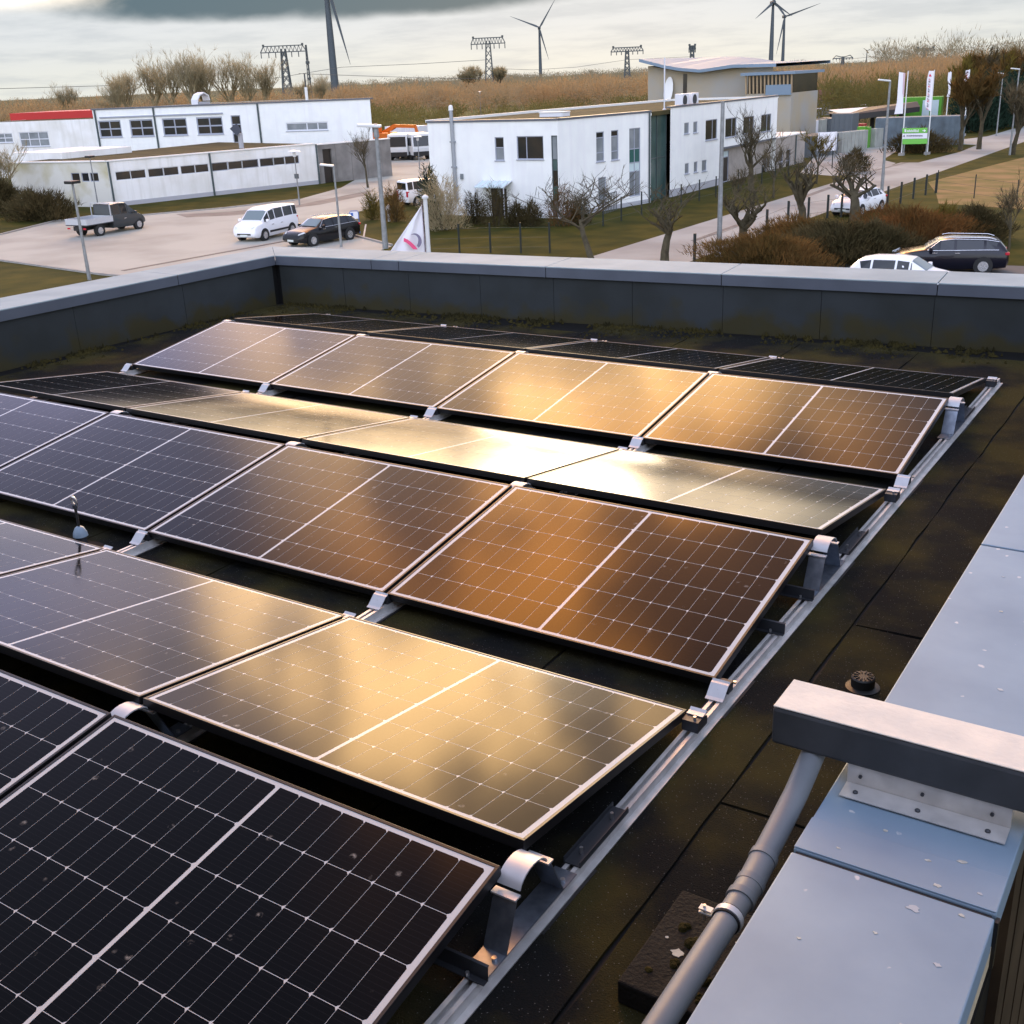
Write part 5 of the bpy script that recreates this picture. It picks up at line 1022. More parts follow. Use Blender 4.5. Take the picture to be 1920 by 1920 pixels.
D = math.hypot(*(cp[:2]-CAM[:2])); A_, B_, C_, D_ = atd(1582, 215.5, D-4), atd(1553, 206, D+3), atd(1627, 200.5, D+10), atd(1720, 190, D+4)
cn = MB().add([A_, C_, B_], [(0, 1, 2)]).add([A_-[0, 0, .35], C_-[0, 0, .35], B_-[0, 0, .35]], [(0, 2, 1)]).build('white_roof', M['white_trim'], t, off=t.location)
E_ = atd(1585, 218, D-4); F_ = atd(1725, 200, D+2)
MB().add([A_-[0, 0, .02], C_-[0, 0, .02], D_, F_, A_-[0, 0, .75], C_-[0, 0, .75], D_-[0, 0, .6], F_-[0, 0, .6]], [(0, 3, 2, 1), (4, 5, 6, 7), (0, 4, 7, 3), (3, 7, 6, 2), (2, 6, 5, 1), (1, 5, 4, 0)]).build('dark_roof', M['canopy'], t, off=t.location)
for px, dd in ((1586, -3), (1637, 2), (1690, 2), (1560, 3)): q = atd(px, 210, D+dd); MB().bar((q[0], q[1], GZ), (q[0], q[1], top_z(q, px, 212)), .45).build('pillar', M['canopy'], t, off=t.location)
boxthing('skip_container', 'long blue grey container behind the green yard sign', 'container', 1722, 272, 9.0, 2.5, 2.9, 'cont_blue', R_(12))
t = boxthing('green_container', 'bright green recycling container above the yard sign', 'container', 1722, 240, 5.5, 2.5, 3.9, 'cont_green', R_(8)); MB().box(.4, 1.3, -1.33, -1.31, 1.2, 3.5).build('white_panel', M['pale_green'], t); MB().box(1.6, 2.4, -1.33, -1.31, 1.2, 3.5).build('white_panel', M['pale_green'], t)
boxthing('barrier_block', 'long pale concrete block wall at the yard entrance', 'block wall', 1596, 284, 4.2, .8, 2.0, 'wallgrey', R_(70)); boxthing('barrier_block', 'short pale concrete block wall under the canopy, nearer the containers', 'block wall', 1646, 275, 2.2, .8, 1.9, 'wallgrey', R_(70))
boxthing('grey_container', 'tall dark grey container beside the white notice board', 'container', 1582, 268, 2.4, 2.4, 3.2, 'greybin'); boxthing('red_bin', 'red collection bin under the dark canopy', 'bin', 1608, 262, 1.6, 1.2, 1.8, 'redbin')
boxthing('green_bin', 'slim green bin next to the red collection bin', 'bin', 1614, 278, .8, .8, 2.2, 'cont_green'); boxthing('green_bin', 'slim green bin at the end of the long block wall', 'bin', 1623, 277, .7, .8, 2.1, 'cont_green')
t = boxthing('bulk_box', 'low dark container behind the fence beside the tan building', 'container', 1525, 292, 5.0, 2.4, 2.0, 'greybin', R_(75))
p = gp(1549, 298); t = thing('notice_board', 'white notice board on two legs beside the yard entrance', 'notice board', (p[0], p[1], GZ)); MB().bar(pt(-.9, 1.6), pt(.9, 1.6), .06, 1.7).build('board', M['banner'], t)
for s in (-.8, .8): MB().bar(pt(s, 0), pt(s, 2.4), .08).build('leg', M['pole'], t)
for k, px in enumerate((1512, 1528, 1545)):
    boxthing('parked_van', ('silver van roof showing behind the tan building', 'silver van parked second behind the tan building', 'dark parked van nearest the canopy behind the tan building')[k], 'van', px+4, 262-k*3, 1.9, 4.4, 2.2, ('ac', 'wallgrey', 'greybin')[k], 0.1)
p = gp(1530, 215); t = thing('red_shed', 'dark red shed roof behind the tan building', 'shed', (p[0], p[1], GZ)); MB().box(-4, 4, -3, 3, 0, 2.6).build('wall', M['concrete'], t); M['shed_roof'] = mat('dark_red_roof', (0.09, 0.03, 0.025), .8); MB().extr([(-3.4, 2.6), (3.4, 2.6), (0, 4.2)], 'x', -4.3, 4.3).build('roof', M['shed_roof'], t)

# ================================================================== fences
M['post_green'] = mat('dark_fence_post', (0.012, 0.018, 0.016), .6); M['wire'] = mat('fence_wire', (0.05, 0.06, 0.05), .6)
def fence(label, pts, h, pw=0.07, wires=3, wr=0.006):
    c = pts[len(pts)//2]; t = thing('wire_fence', label, 'fence', (c[0], c[1], GZ))
    for p in pts: MB().bar((p[0], p[1], GZ), (p[0], p[1], GZ+h), pw).build('post', M['post_green'], t, off=t.location)
    for k in range(wires):
        m = MB(); z = GZ+h*(k+.6)/wires*.97
        for a, b in zip(pts[:-1], pts[1:]): m.bar((a[0], a[1], z), (b[0], b[1], z), wr*2)
        m.build('wire', M['wire'], t, off=t.location)
    return t
fence('wire fence with dark posts along the lawn before the office house', [gp(x, y) for x, y in ((780, 478), (862, 476), (920, 474), (977, 474), (1031, 474))], 1.55)
a, b = gp(1031, 474), gp(1080, 447); L2 = [(1092, 435), (1131, 424), (1165, 414), (1203, 403), (1240, 396), (1277, 387), (1311, 377), (1342, 370), (1384, 355), (1428, 345), (1453, 338), (1478, 331), (1520, 322), (1560, 316)]
fence('wire fence with dark posts along the verge between office house and road', [gp(*p) for p in L2], 1.45)
L3 = [(1302, 492), (1350, 478), (1396, 458), (1437, 440), (1477, 422), (1515, 414), (1551, 409), (1577, 407), (1609, 402), (1635, 398), (1663, 391), (1688, 382), (1712, 373), (1735, 366), (1754, 362)]
fence('row of dark fence posts between the road and the brown hedges', [gp(*p) for p in L3], 1.35, .11, 2)
fence('thin wire fence at the edge of the rough brown field', [gp(*p) for p in ((1756, 362), (1826, 372), (1905, 384), (1990, 396))], 1.5, .06)
t = thing('steel_gate', 'small grey bar gate beside the ground floor of the office house', 'gate', gp(1145, 398)); g0, g1 = gp(1132, 402), gp(1156, 394)
for k in range(9): q = g0+(g1-g0)*k/8; MB().bar((q[0], q[1], GZ), (q[0], q[1], GZ+1.2), .04).build('bar', M['pole_dark'], t, off=t.location)
MB().bar((g0[0], g0[1], GZ+1.2), (g1[0], g1[1], GZ+1.2), .06).build('rail', M['pole_dark'], t, off=t.location)

# ================================================================== trees and shrubs
M['bark'] = mat('bark', (0.095, 0.080, 0.050), .9, scale=3, var=.4, coords='World', spec=.1); M['bark_pale'] = mat('pale_bark', (0.34, 0.28, 0.16), .9, scale=1, var=.3, coords='World', spec=.1)
M['twig'] = mat('twigs', (0.15, 0.115, 0.065), .9, scale=.6, col2=(0.06, 0.05, 0.03), coords='World', spec=.1)
M['twig_grey'] = mat('grey_twigs', (0.40, 0.33, 0.19), .9, scale=.1, col2=(0.29, 0.265, 0.17), coords='World', spec=.1)
M['hedge'] = mat('brown_hedge', (0.17, 0.10, 0.035), .9, scale=.5, col2=(0.09, 0.065, 0.022), coords='World', spec=.1); M['hedge_red'] = mat('reddish_hedge', (0.185, 0.09, 0.032), .9, scale=.5, col2=(0.10, 0.062, 0.022), coords='World', spec=.1); M['hedge_dark'] = mat('dark_hedge', (0.085, 0.062, 0.026), .9, scale=.5, col2=(0.05, 0.042, 0.018), coords='World', spec=.1); M['hedge_yellow'] = mat('yellowish_shrub', (0.16, 0.115, 0.022), .9, scale=.6, col2=(0.10, 0.08, 0.018), coords='World', spec=.1)
M['evergreen'] = mat('evergreen', (0.022, 0.045, 0.028), .9, scale=.4, col2=(0.012, 0.024, 0.016), coords='World', spec=.1)
def scrubmat(name, cols):
    m = bpy.data.materials.new(name); m.use_nodes = True; t = m.node_tree; p = t.nodes['Principled BSDF']; p.inputs['Roughness'].default_value = .95; p.inputs['Specular IOR Level'].default_value = .1
    g_ = t.nodes.new('ShaderNodeNewGeometry'); n = t.nodes.new('ShaderNodeTexNoise'); t.links.new(g_.outputs['Position'], n.inputs['Vector']); n.inputs['Scale'].default_value = .045; n.inputs['Detail'].default_value = 6
    r = t.nodes.new('ShaderNodeValToRGB'); t.links.new(n.outputs['Fac'], r.inputs['Fac']); e = r.color_ramp.elements; e[0].position = .34; e[0].color = (*cols[0], 1); e[1].position = .66; e[1].color = (*cols[-1], 1)
    for k, c in enumerate(cols[1:-1]): q = e.new(.34+.32*(k+1)/(len(cols)-1)); q.color = (*c, 1)
    t.links.new(r.outputs[0], p.inputs['Base Color']); return m
M['scrub'] = scrubmat('autumn_scrub', [(0.085, 0.08, 0.025), (0.20, 0.14, 0.048), (0.35, 0.195, 0.07), (0.44, 0.215, 0.08), (0.34, 0.225, 0.10)])
M['scrub_far'] = scrubmat('far_wood', [(0.20, 0.20, 0.14), (0.25, 0.22, 0.14), (0.19, 0.20, 0.17)])
def tree_mesh(rg, H, r0, clear, levels, spread, nb, upw=0.35, sides=5, kink=.12, rmin=.012, xs=1.0):
    m = MB(); tips = []
    def grow(p, d, L, r, lev):
        n = 3; pts, rad = [p], [r]
        for k in range(n):
            d = (d+Vector((rg.gauss(0, kink), rg.gauss(0, kink), rg.gauss(0, kink)+.04))).normalized(); p = p+d*L/n; pts.append(p); rad.append(max(rmin*.6, r*(1-.42*(k+1)/n)))
        m.tube(pts, rad, sides if lev < 2 else 3)
        if lev >= levels: tips.append((p, d)); return
        for k in range(nb[min(lev, len(nb)-1)]):
            f = rg.uniform(.35, 1.0) if lev else rg.uniform(.72, 1.0); i = min(n-1, int(f*n)); q = pts[i]+(pts[i+1]-pts[i])*(f*n-i)
            a = rg.uniform(0, 6.283); o = Vector((math.cos(a), math.sin(a), 0)); nd = (d*(1-spread)+o*spread*rg.uniform(.7, 1.2)+Vector((0, 0, upw))).normalized()
            grow(q, nd, L*rg.uniform(.55, .85), rad[i]*rg.uniform(.5, .68), lev+1)
    grow(Vector((0, 0, -.1)), Vector((rg.gauss(0, .03), rg.gauss(0, .03), 1)), clear, r0, 0)
    zmax = max(v[2] for v in m.v); s = H/zmax; sx_y = min(s, 1.25)*xs; m.v = [(x*sx_y, y*sx_y, z*s) for x, y, z in m.v]; tips = [(Vector((p.x*sx_y, p.y*sx_y, p.z*s)), d) for p, d in tips]
    return m, tips
def twigs(rg, tips, n, L, w):                                    # slivers at the branch ends
    T = []
    for p, d in tips:
        for _ in range(n):
            v = (d+Vector((rg.gauss(0, .45), rg.gauss(0, .45), rg.gauss(0, .3)+.15))).normalized()*L*rg.uniform(.5, 1.2); q = p-d*rg.uniform(0, L*.5)
            s = v.cross(Vector((rg.gauss(0, 1), rg.gauss(0, 1), rg.gauss(0, 1)))).normalized()*w; T.append((q-s, q+s, q+v))
    return np.array([[list(a) for a in t_] for t_ in T])
def tree(name, label, px, py, H, seed, r0=.16, clear=1.6, levels=3, spread=.55, nb=(7, 4, 3), tw=(6, .7, .012), m='bark', mt='twig', upw=.35, group=None, base=None, cat='tree', kink=.12, xs=1.0):
    rg = random.Random(seed); p = gp(px, py) if base is None else base; t = thing(name, label, cat, (p[0], p[1], GZ), rg.uniform(0, 6.28), group)
    b, tips = tree_mesh(rg, H*.9, r0, clear, levels, spread, nb, upw, kink=kink, xs=xs); b.build('trunk', M[m], t, smooth=True)
    link('crown', tri_mesh('crown', twigs(rg, tips, *tw)), M[mt], t); return t
tree('pollarded_tree', 'pollarded bare tree beside the road, first behind the coping', 1246, 490, 4.0, 41, .13, .9, 4, .8, (6, 3, 2, 2), (3, .6, .008), upw=.45, xs=1.5)
tree('pollarded_tree', 'pollarded bare tree with fanned limbs beside the tall steel post', 1388, 468, 3.9, 2, .15, .7, 4, .8, (7, 3, 2, 2), (3, .6, .008), upw=.5, xs=1.6)
tree('pollarded_tree', 'pollarded bare tree standing between fence posts before the white road car', 1502, 430, 4.6, 3, .15, .8, 4, .75, (7, 3, 2, 2), (3, .6, .008), upw=.5, xs=1.6)
tree('pollarded_tree', 'thick stemmed pollarded tree in front of the white road car', 1603, 414, 4.4, 4, .22, 1.5, 4, .75, (6, 3, 2, 2), (3, .55, .008), upw=.5, xs=1.4)
tree('garden_tree', 'slender bare tree on the lawn before the office house side wall', 1110, 488, 5.0, 5, .10, 1.7, 4, .7, (6, 4, 3, 2), (3, .5, .007), upw=.4, xs=1.5)
tree('tall_bare_tree', 'large bare tree in front of the tan ground floor', 1408, 358, 6.6, 6, .16, 2.0, 4, .5, (6, 4, 3, 3), (4, .7, .010), upw=.5, xs=1.4)
tree('bare_tree', 'bare tree behind the tall lamp mast and grey concrete wall', 690, 352, 5.6, 7, .14, 2.6, 4, .45, (5, 4, 3, 2), (4, .7, .014), upw=.4)
tree('bare_tree', 'pale bare tree at the picture edge before the main white building', 8, 396, 6.0, 8, .16, 2.0, 4, .5, (6, 4, 3, 2), (6, .8, .016), m='bark_pale', mt='twig_grey')
tree('young_tree', 'young thin tree on the grass beside the dark blue estate', 1891, 470, 4.0, 9, .07, 1.2, 3, .5, (7, 4, 3), (6, .5, .010), upw=.5)
tree('verge_tree', 'slim tree on the verge at the far bend of the road', 1898, 290, 7.0, 10, .22, 2.2, 3, .5, (7, 4, 3), (12, 1.0, .03), mt='twig', upw=.5)
tree('verge_tree', 'slender bare tree on the verge behind the white road car', 1372, 395, 3.2, 11, .07, 1.0, 3, .6, (6, 4, 3), (5, .5, .012))
tree('verge_tree', 'slender bare tree beside the fence below the tan building', 1450, 372, 4.4, 12, .08, 1.2, 3, .6, (7, 4, 3), (6, .6, .012))
tree('verge_tree', 'bare tree with yellow green twigs near the yard fence', 1530, 345, 4.2, 13, .08, 1.1, 3, .6, (7, 4, 3), (10, .6, .016), mt='hedge_yellow')
for k, (px, py, h, lab) in enumerate(((1800, 282, 8.0, 'dense brown tree beside the blue grey container'), (1835, 280, 9.0, 'dense brown green tree behind the island verge'))):
    tree('dense_tree', lab, px, py, h, 30+k, .22, 2.0, 4, .5, (7, 4, 3, 3), (14, .9, .05), mt='hedge', upw=.35)
def shrub_tris(rg, n, sx, sy, sz, L, w, flat=1.0):
    r = np.random.default_rng(rg); th = r.uniform(0, 2*np.pi, n); u = r.uniform(0, 1, n)**.5; z = r.uniform(0.02, 1, n)
    prof = np.sqrt(np.clip(1-(np.clip(z-.45, 0, 1)/.58)**2, 0.05, 1)); lump = 1+.20*np.sin(3*th+z*5+rg)+.16*np.sin(7*th-z*9+rg); z = z*(1+.16*np.sin(2*th+rg)+.12*np.sin(5*th+2.1*rg))
    c = np.stack([np.cos(th)*u*prof*lump*sx/2, np.sin(th)*u*prof*lump*sy/2, z*sz*(.92+.16*r.uniform(size=n))], 1)
    d = np.stack([np.cos(th)*u*.7+r.normal(0, .35, n), np.sin(th)*u*.7+r.normal(0, .35, n), .8+r.normal(0, .4, n)], 1); d /= np.linalg.norm(d, axis=1)[:, None]; d *= L*r.uniform(.5, 1.3, n)[:, None]
    s = np.cross(d, r.normal(0, 1, (n, 3))); s /= np.linalg.norm(s, axis=1)[:, None]; s *= w*r.uniform(.6, 1.4, n)[:, None]
    lg = r.uniform(size=n) < .14; d[lg] *= 1.9; s[lg] *= .7
    return np.stack([c-s, c+s, c+d], 1)
def shrub(name, label, px, py, sx, sy, sz, m, n=2500, L=.35, w=.02, seed=1, group=None, cat='shrub', yaw=0.0, base=None):
    p = gp(px, py) if base is None else base; t = thing(name, label, cat, (p[0], p[1], GZ), yaw, group)
    b = MB(); rg = random.Random(seed)
    for k in range(9): a = rg.uniform(0, 6.28); f = rg.uniform(.1, .4); b.tube([(sx*.08*math.cos(a), sy*.08*math.sin(a), 0), (sx*f*math.cos(a), sy*f*math.sin(a), sz*.75)], [.03, .012], 4)
    b.build('stems', M['bark'], t); link('foliage', tri_mesh('foliage', shrub_tris(seed, n, sx, sy, sz, L, w)), M[m], t); return t
shrub('hedge', 'brown trimmed hedge behind the coping beside the pollarded trees', 1430, 505, 6.0, 3.2, 1.2, 'hedge', 12000, .28, .018, 1, cat='hedge'); shrub('hedge', 'dark brown hedge between two lighter hedges', 1575, 492, 5.0, 4.5, 1.45, 'hedge_dark', 14000, .28, .02, 2, cat='hedge')
shrub('hedge', 'large reddish brown hedge behind the white hatchback roof', 1700, 462, 6.4, 5.0, 1.5, 'hedge_red', 15000, .28, .02, 3, cat='hedge'); shrub('hedge', 'dark red hedge beside the young thin tree', 1826, 450, 3.4, 3.0, 1.35, 'hedge_dark', 8000, .28, .018, 4, cat='hedge')
shrub('yellow_shrub', 'yellowish shrub tucked between the reddish hedges', 1768, 448, 2.2, 2.0, 1.35, 'hedge_yellow', 4000, .3, .018, 5)
shrub('hedge', 'low olive brown hedge joining the big hedges near the fence posts', 1500, 455, 5.0, 4.0, 1.0, 'hedge', 9000, .26, .018, 16, cat='hedge'); shrub('hedge', 'dark hedge filling the gap behind the dark blue estate', 1640, 490, 4.5, 3.0, 1.4, 'hedge_dark', 9000, .28, .018, 17, cat='hedge')
shrub('grey_shrub', 'large grey bare shrub at the corner of the office house', 832, 432, 2.6, 2.2, 2.6, 'twig_grey', 2600, .5, .016, 6); shrub('dark_conifer', 'dark upright conifer between minivan and office house', 808, 425, 1.2, 1.2, 3.0, 'evergreen', 2600, .3, .03, 7)
for k, (px, py, s, lab) in enumerate(((891, 420, 1.5, 'round brown shrub below the narrow window of the office house'), (931, 424, 1.9, 'dark shrub standing in front of the office house door'), (970, 424, 1.1, 'small shrub just past the office house door'), (998, 424, 1.2, 'small round shrub under the square office window'), (1052, 424, 1.9, 'bushy shrub at the foot of the tall slit window'), (1085, 420, 1.3, 'shrub at the house corner behind the slender bare tree'))):
    shrub('foundation_shrub', lab, px, py, s, s, s*1.05, 'hedge_dark' if k != 4 else 'hedge_red', 1600, .35, .016, 20+k, 'shrubs along the office house')
shrub('lawn_shrub', 'small olive shrub beside the tall lamp mast', 699, 412, 1.0, 1.0, 1.5, 'hedge_yellow', 1200, .35, .016, 31); shrub('lawn_shrub', 'brown shrub on the lawn beside the small hydrant', 741, 416, 1.4, 1.4, 1.9, 'hedge', 1600, .4, .016, 32)
shrub('dark_bush', 'large dark bush at the stained corner of the low wing', 78, 412, 6.0, 4.0, 1.7, 'hedge_dark', 9000, .4, .025, 33); shrub('dark_bush', 'dark thicket at the picture edge beside the low wing', 0, 400, 4.0, 5.0, 2.2, 'hedge_dark', 6000, .5, .03, 34)
shrub('round_bush', 'round dark bush at the corner of the yard entrance', 1602, 322, 2.4, 2.4, 1.5, 'hedge_dark', 1800, .35, .03, 35); shrub('sign_shrub', 'dark shrub growing behind the green yard sign', 1722, 287, 6.0, 3.0, 1.8, 'hedge_dark', 3500, .5, .04, 36)
for k in range(6): shrub('lane_conifer', 'dense dark green conifer in the row beside the side lane, %s from the banner flags' % ORD[k], 0, 0, 5.0, 5.0, 5.0+.4*(k % 2), 'evergreen', 2600, .7, .09, 50+k, 'conifers beside the side lane', 'conifer', base=gp(1822+26*k, 248-4.0*k))
for k in range(7): tree('lane_tree', 'olive bare tree of the row behind the side lane conifers, %s from the banner flags' % (ORD+['seventh'])[k], 0, 0, 9.5+.6*(k % 3), 70+k, .22, 2.5, 4, .5, (7, 4, 3, 2), (12, 1.4, .06), mt=('hedge_yellow', 'hedge', 'twig')[k % 3], base=gp(1790+25*k, 230-2.5*k), group='trees behind the side lane')

# ---- mid-distance trees and the far scrub
for k, (px, d, H) in enumerate(((222, 290, 14.5), (248, 300, 15.5), (292, 300, 18.5), (326, 290, 20.5), (358, 285, 20.5), (384, 295, 19.5), (412, 290, 19), (438, 300, 18.5), (466, 295, 17.5), (492, 300, 17), (108, 330, 13), (190, 300, 9), (590, 330, 12.5), (562, 330, 11))):
    b = atd(px, 200, d); tree('tall_poplar', 'tall pale bare skyline tree, %s from the picture edge' % (['second', 'third', 'fourth', 'fifth', 'sixth', 'seventh', 'eighth', 'ninth', 'tenth', 'eleventh', 'first', 'short one between second and first', 'farthest', 'last but one'][k]), 0, 0, H, 100+k, .30, H*.30, 4, .36, (8, 5, 3, 3), (4, 1.7, .035), m='bark_pale', mt='twig_grey', upw=.5, base=b, group='tall bare trees on the skyline', kink=.10, xs=1.55)
for k, (px, d, H) in enumerate(((876, 620, 15), (895, 620, 16), (937, 620, 15))):
    b = atd(px, 200, d); tree('skyline_tree', 'grey round crowned tree on the skyline near the lattice pylon, %s of three' % ORD[k], 0, 0, H, 130+k, .5, H*.25, 4, .6, (7, 5, 4, 3), (7, 2.2, .07), mt='twig_grey', upw=.35, base=b, group='three grey skyline trees')
nr = np.random.default_rng(11)
def scrub(name, label, boxes, per, m, wmul=1.0):
    T = []
    for (pxa, pxb, d0, d1, h0, h1, cnt, sw) in boxes:
        for _ in range(cnt):
            px = nr.uniform(pxa, pxb); d = d0+(d1-d0)*nr.uniform()**1.3; b = atd(px, 200, d); h = nr.uniform(h0, h1); s = sw*nr.uniform(.7, 1.4); n = per
            a = shrub_tris(int(nr.integers(1e6)), n, s, s, h*.96, .10*h, .012*d/100*wmul+.02); a[:, :, 0] += b[0]; a[:, :, 1] += b[1]; a[:, :, 2] += GZ; T.append(a)
    return tag(link(name, tri_mesh(name, np.concatenate(T)), M[m]), label, 'scrub', kind='stuff')
def small_trees(name, label, boxes, m, n=210):                   # far little bare trees: stem plus a fan of fine twigs
    T = []
    for (pxa, pxb, d0, d1, h0, h1, cnt, sw) in boxes:
        for _ in range(cnt):
            px = nr.uniform(pxa, pxb); d = d0+(d1-d0)*nr.uniform(); b = atd(px, 200, d); h = nr.uniform(h0, h1); s = sw*nr.uniform(.7, 1.35); w = .011*d/100+.012
            c = np.array([b[0], b[1], GZ]); v = nr.normal(0, 1, (n, 3)); v /= np.linalg.norm(v, axis=1)[:, None]; rr = nr.uniform(.25, 1, n)**.5
            lob = 1+.28*np.sin(3*np.arctan2(v[:, 1], v[:, 0])+nr.uniform(0, 6))*np.cos(2.3*v[:, 2]+nr.uniform(0, 6))
            tip = c+v*(rr*lob)[:, None]*np.array([s/2, s/2, h*.40])+np.array([0, 0, h*.60]); dr = v+np.array([0, 0, .55])+nr.normal(0, .25, (n, 3)); dr /= np.linalg.norm(dr, axis=1)[:, None]
            L = .13*h*nr.uniform(.5, 1.4, n); st = tip-dr*L[:, None]
            sd_ = np.cross(dr, nr.normal(0, 1, (n, 3))); sd_ /= np.linalg.norm(sd_, axis=1)[:, None]; sd_ *= (w*1.5*nr.uniform(.6, 1.6, n))[:, None]; T.append(np.stack([st-sd_, st+sd_, tip], 1))
            k = 4; a = nr.uniform(0, 6.28, k); q = c+np.stack([np.cos(a)*s*.16, np.sin(a)*s*.16, np.full(k, h*.62)], 1); sv = np.array([CR[0], CR[1], 0])*w*1.6; T.append(np.stack([np.repeat((c-sv)[None], k, 0), np.repeat((c+sv)[None], k, 0), q], 1))
    return tag(link(name, tri_mesh(name, np.concatenate(T)), M[m]), label, 'scrub', kind='stuff')
M['sc_orange'] = mat('orange_twigs', (0.41, 0.27, 0.135), .95, scale=.02, col2=(0.32, 0.225, 0.115), coords='World', spec=.1); M['sc_brown'] = mat('brown_twigs', (0.33, 0.25, 0.145), .95, scale=.02, col2=(0.25, 0.20, 0.12), coords='World', spec=.1); M['sc_olive'] = mat('olive_twigs', (0.17, 0.15, 0.05), .95, scale=.02, col2=(0.10, 0.098, 0.035), coords='World', spec=.1)
FAR = [(-150, 720, 250, 430), (640, 1240, 270, 460), (1440, 1760, 240, 430), (1640, 2000, 250, 420)]
for nm_ in ('sc_orange', 'sc_brown', 'sc_olive', 'scrub_far', 'twig_grey', 'hedge', 'hedge_red'):   # thin twigs let backlight through
    t_ = M[nm_].node_tree; p_ = t_.nodes['Principled BSDF']; o_ = [n for n in t_.nodes if n.type == 'OUTPUT_MATERIAL'][0]; tr = t_.nodes.new('ShaderNodeBsdfTranslucent'); mx_s = t_.nodes.new('ShaderNodeMixShader'); mx_s.inputs[0].default_value = .4
    t_.links.new(p_.inputs['Base Color'].links[0].from_socket, tr.inputs['Color']); t_.links.new(p_.outputs[0], mx_s.inputs[1]); t_.links.new(tr.outputs[0], mx_s.inputs[2]); t_.links.new(mx_s.outputs[0], o_.inputs['Surface'])
small_trees('orange_scrub', 'orange brown bare scrub across the far fields', [(*b, 6.2, 9.4, 150, 8.5) for b in FAR]+[(1700, 2000, 300, 420, 8, 11, 80, 9)], 'sc_orange')
small_trees('brown_scrub', 'duller brown bare scrub mixed through the far fields', [(*b, 5.8, 9.0, 125, 8.5) for b in FAR]+[(1240, 1480, 200, 420, 5, 7.5, 70, 7), (1700, 2000, 280, 420, 7, 10.5, 60, 9)], 'sc_brown')
small_trees('olive_scrub', 'low olive green bushes before the far orange scrub', [(-150, 720, 180, 280, 3, 6, 120, 7), (660, 1240, 170, 280, 2.5, 5.6, 90, 6.5), (1480, 1800, 170, 280, 3.5, 6.5, 90, 7), (1500, 2000, 180, 280, 4.5, 8, 90, 7.5)], 'sc_olive')
small_trees('far_wood', 'grey green wood along the horizon', [(-200, 2100, 900, 1700, 8, 11, 520, 20), (1640, 2050, 480, 800, 13, 20, 130, 14), (600, 1500, 1500, 2400, 12, 17, 260, 30)], 'scrub_far', 90)
# ================================================================== wind turbines, pylons, power lines
M['turbine'] = mat('turbine_grey', (0.060, 0.075, 0.085), .6); M['lattice'] = mat('pylon_steel', (0.075, 0.085, 0.085), .6)
def turbine(label, basepx, dist, hubpx, hubpy, rot, R, tw, yaw=0.0):
    b = atd(basepx, 150, dist); hub = atd(hubpx, hubpy, dist); t = thing('wind_turbine', label, 'wind turbine', (b[0], b[1], GZ), group='wind turbines on the skyline')
    o = np.array([b[0], b[1], GZ]); h = np.array([b[0], b[1], hub[2]])
    MB().tube([o, (o+h)/2, h], [tw, tw*.8, tw*.5], 14).build('tower', M['turbine'], t, off=t.location, smooth=True)
    rt = np.array([math.cos(yaw)*CR[0]-math.sin(yaw)*CR[1], math.sin(yaw)*CR[0]+math.cos(yaw)*CR[1], 0]); rt /= np.linalg.norm(rt); fw = np.array([rt[1], -rt[0], 0]); up = np.array([0, 0, 1.])
    nc = h+up*tw*.5; MB().bar(nc-fw*tw*1.2*-1, nc-fw*tw*3.0, tw*1.5, tw*1.5).build('nacelle', M['turbine'], t, off=t.location, bevel=tw*.2)
    hc = nc+fw*tw*1.6; MB().lathe([(tw*.2, -tw*.7), (tw*.75, -tw*.3), (tw*.8, tw*.4), (tw*.3, tw*.7)], hc, 12).build('hub', M['turbine'], t, off=t.location)
    for a in rot:
        a = R_(a); d = rt*math.cos(a)+up*math.sin(a); s = np.cross(d, fw); m = MB(); V = []
        for f, w_, th in ((0, .35, .35), (.12, .75, .3), (.35, .55, .18), (.7, .32, .1), (1.0, .06, .04)):
            c = hc+d*R*f; V += [c-s*w_*tw*.5+fw*th*tw*.5, c+s*w_*tw*.9+fw*0, c-s*w_*tw*.5-fw*th*tw*.5]
        F = [(i*3+k, i*3+(k+1) % 3, i*3+3+(k+1) % 3, i*3+3+k) for i in range(4) for k in range(3)]+[(0, 2, 1), (12, 13, 14)]; m.add(V, F).build('blade', M['turbine'], t, off=t.location)
turbine('wind turbine cut off by the top edge, its blade hanging beside the thick tower', 627, 800, 604, -52, (-78, 42, 162), 58, 2.7)
turbine('complete wind turbine standing alone near the middle of the skyline', 1014, 1950, 1011, 54, (57, 158, -74), 50, 2.9)
turbine('wind turbine with the taller tower of the close pair', 1444, 1700, 1446, 8, (93, 218, -35), 31, 3.4)
turbine('wind turbine behind with the lower hub of the close pair', 1466, 1800, 1467, 33, (17, 130, 258), 52, 2.6)
turbine('tiny far wind turbine above the distant wood', 1622, 5200, 1622, 96, (30, 150, 270), 24, 2.4)
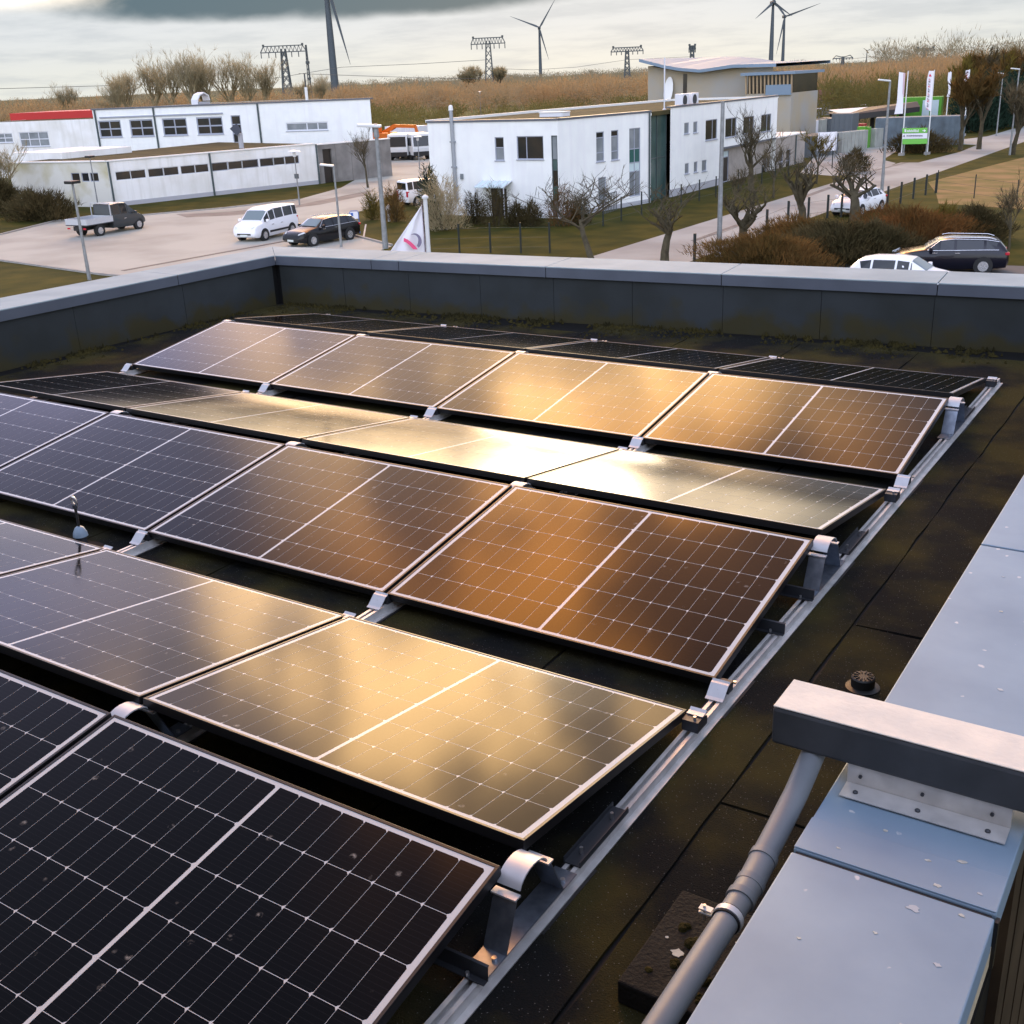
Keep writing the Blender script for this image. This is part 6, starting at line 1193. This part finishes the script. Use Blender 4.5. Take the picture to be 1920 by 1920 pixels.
def pylon(label, px, dist, toppx, toppy, arm, style='T', th=None):
    b = atd(px, 150, dist); t = thing('power_pylon', label, 'pylon', (b[0], b[1], GZ), group='lattice pylons'); h = top_z(b, toppx, toppy)-GZ; th = th or dist*.00075
    rt = np.array([CR[0], CR[1], 0]); rt /= np.linalg.norm(rt); fw = np.array([rt[1], -rt[0], 0]); m = MB()
    def P(s, f, z): return tuple(rt*s+fw*f+np.array([0, 0, z]))
    bw, tw = h*.085, h*.035; n = 7; lv = [h*.93*k/n for k in range(n+1)]; wd = [bw+(tw-bw)*k/n for k in range(n+1)]
    for s in (1, -1):
        for f in (1, -1): m.bar(P(s*bw, f*bw, 0), P(s*tw, f*tw, h*.95), th)
    for k in range(n):
        for f in (1, -1): m.bar(P(-wd[k], f*wd[k], lv[k]), P(wd[k+1], f*wd[k+1], lv[k+1]), th*.7); m.bar(P(wd[k], f*wd[k], lv[k]), P(-wd[k+1], f*wd[k+1], lv[k+1]), th*.7)
    m.build('mast', M['lattice'], t)
    c = MB()
    if style == 'T':
        c.bar(P(-arm, 0, h*.90), P(arm, 0, h*.90), th); c.bar(P(-arm*.85, 0, h), P(arm*.85, 0, h), th); c.bar(P(-arm, 0, h*.9), P(-arm*.85, 0, h), th); c.bar(P(arm, 0, h*.9), P(arm*.85, 0, h), th)
        for k in range(10): s0 = -arm*.85+1.7*arm*k/10; c.bar(P(s0, 0, h), P(s0+.085*2*arm*.5, 0, h*.9), th*.6); c.bar(P(s0+.17*arm*.5, 0, h*.9), P(s0+.17*arm, 0, h), th*.6)
        for s in (-1, 1): c.lathe([(th*1.3, 0), (th*1.3, th*2)], P(s*arm*.85, 0, h), 6)
    else:
        c.bar(P(-arm, 0, h*.86), P(arm, 0, h*.86), th); c.bar(P(-arm*.7, 0, h), P(0, 0, h*.9), th*.8); c.bar(P(arm*.7, 0, h), P(0, 0, h*.9), th*.8); c.bar(P(-arm*.7, 0, h), P(-arm, 0, h*.86), th*.7); c.bar(P(arm*.7, 0, h), P(arm, 0, h*.86), th*.7)
    c.build('crossarm', M['lattice'], t)
    i = MB()
    for s in (-.98, -.65, -.35, .35, .65, .98): i.bar(P(s*arm, 0, h*(.9 if style == 'T' else .86)), P(s*arm, 0, h*(.9 if style == 'T' else .86)-h*.09), th*.7)
    i.build('insulators', M['lattice'], t)
    return b, h
pylon('wide armed lattice pylon behind the tall bare trees', 537, 560, 527, 86, 10.5); pylon('lattice pylon with a box crossarm left of the lone turbine', 918, 620, 914, 71, 8.8); pylon('smaller lattice pylon right of the lone turbine', 1176, 760, 1174, 89, 10.2)
pylon('narrow lattice pylon behind the wavy roof hall', 1297, 900, 1296, 86, 2.4); pylon('distant pylon with raised arm ends right of the turbine pair', 1578, 900, 1579, 104, 7.2, 'Y'); pylon('far T shaped pylon above the distant wood', 1730, 1100, 1730, 91, 8.0)
b = atd(580, 150, 520); t = thing('radio_mast', 'slim lattice radio mast beside the wide armed pylon', 'radio mast', (b[0], b[1], GZ)); h = top_z(b, 572, 84)-GZ; m = MB()
for k in range(3): a = k*2.094; m.bar((.9*math.cos(a), .9*math.sin(a), 0), (.25*math.cos(a), .25*math.sin(a), h), .28)
for k in range(12): z0_, z1_ = h*k/12, h*(k+1)/12; w0_ = .9-.65*k/12; m.bar((w0_, 0, z0_), (-w0_*.5, w0_*.8, z1_), .18); m.bar((-w0_*.5, -w0_*.8, z0_), (w0_, 0, z1_), .18)
m.build('mast', M['lattice'], t); MB().box(-.6, .6, -.6, .6, h*.70, h*.74).box(-.6, .6, -.6, .6, h*.45, h*.48).build('antenna', M['lattice'], t)
M['cable'] = mat('overhead_cable', (0.12, 0.12, 0.11), .6)
for k, (pp, d0, d1, lab) in enumerate((([(-60, 168), (150, 162), (330, 157), (500, 149), (640, 126), (780, 120), (914, 112)], 500, 620, 'overhead cable rising from the picture edge past the tall bare trees'), ([(560, 138), (700, 143), (800, 146), (914, 148)], 520, 620, 'sagging overhead cable beside the thick turbine tower'), ([(914, 128), (1000, 131), (1080, 126), (1176, 112), (1300, 106)], 620, 900, 'overhead cable passing behind the lone turbine'), ([(1579, 112), (1700, 100), (1800, 92), (1930, 76)], 900, 700, 'overhead cable climbing above the far wood'))):
    n = len(pp); P = [atd(x, y, d0+(d1-d0)*i/(n-1)) for i, (x, y) in enumerate(pp)]
    o = MB().tube(P, .10, 4).build('power_line', M['cable']); tag(o, lab, 'cable', 'overhead cables')
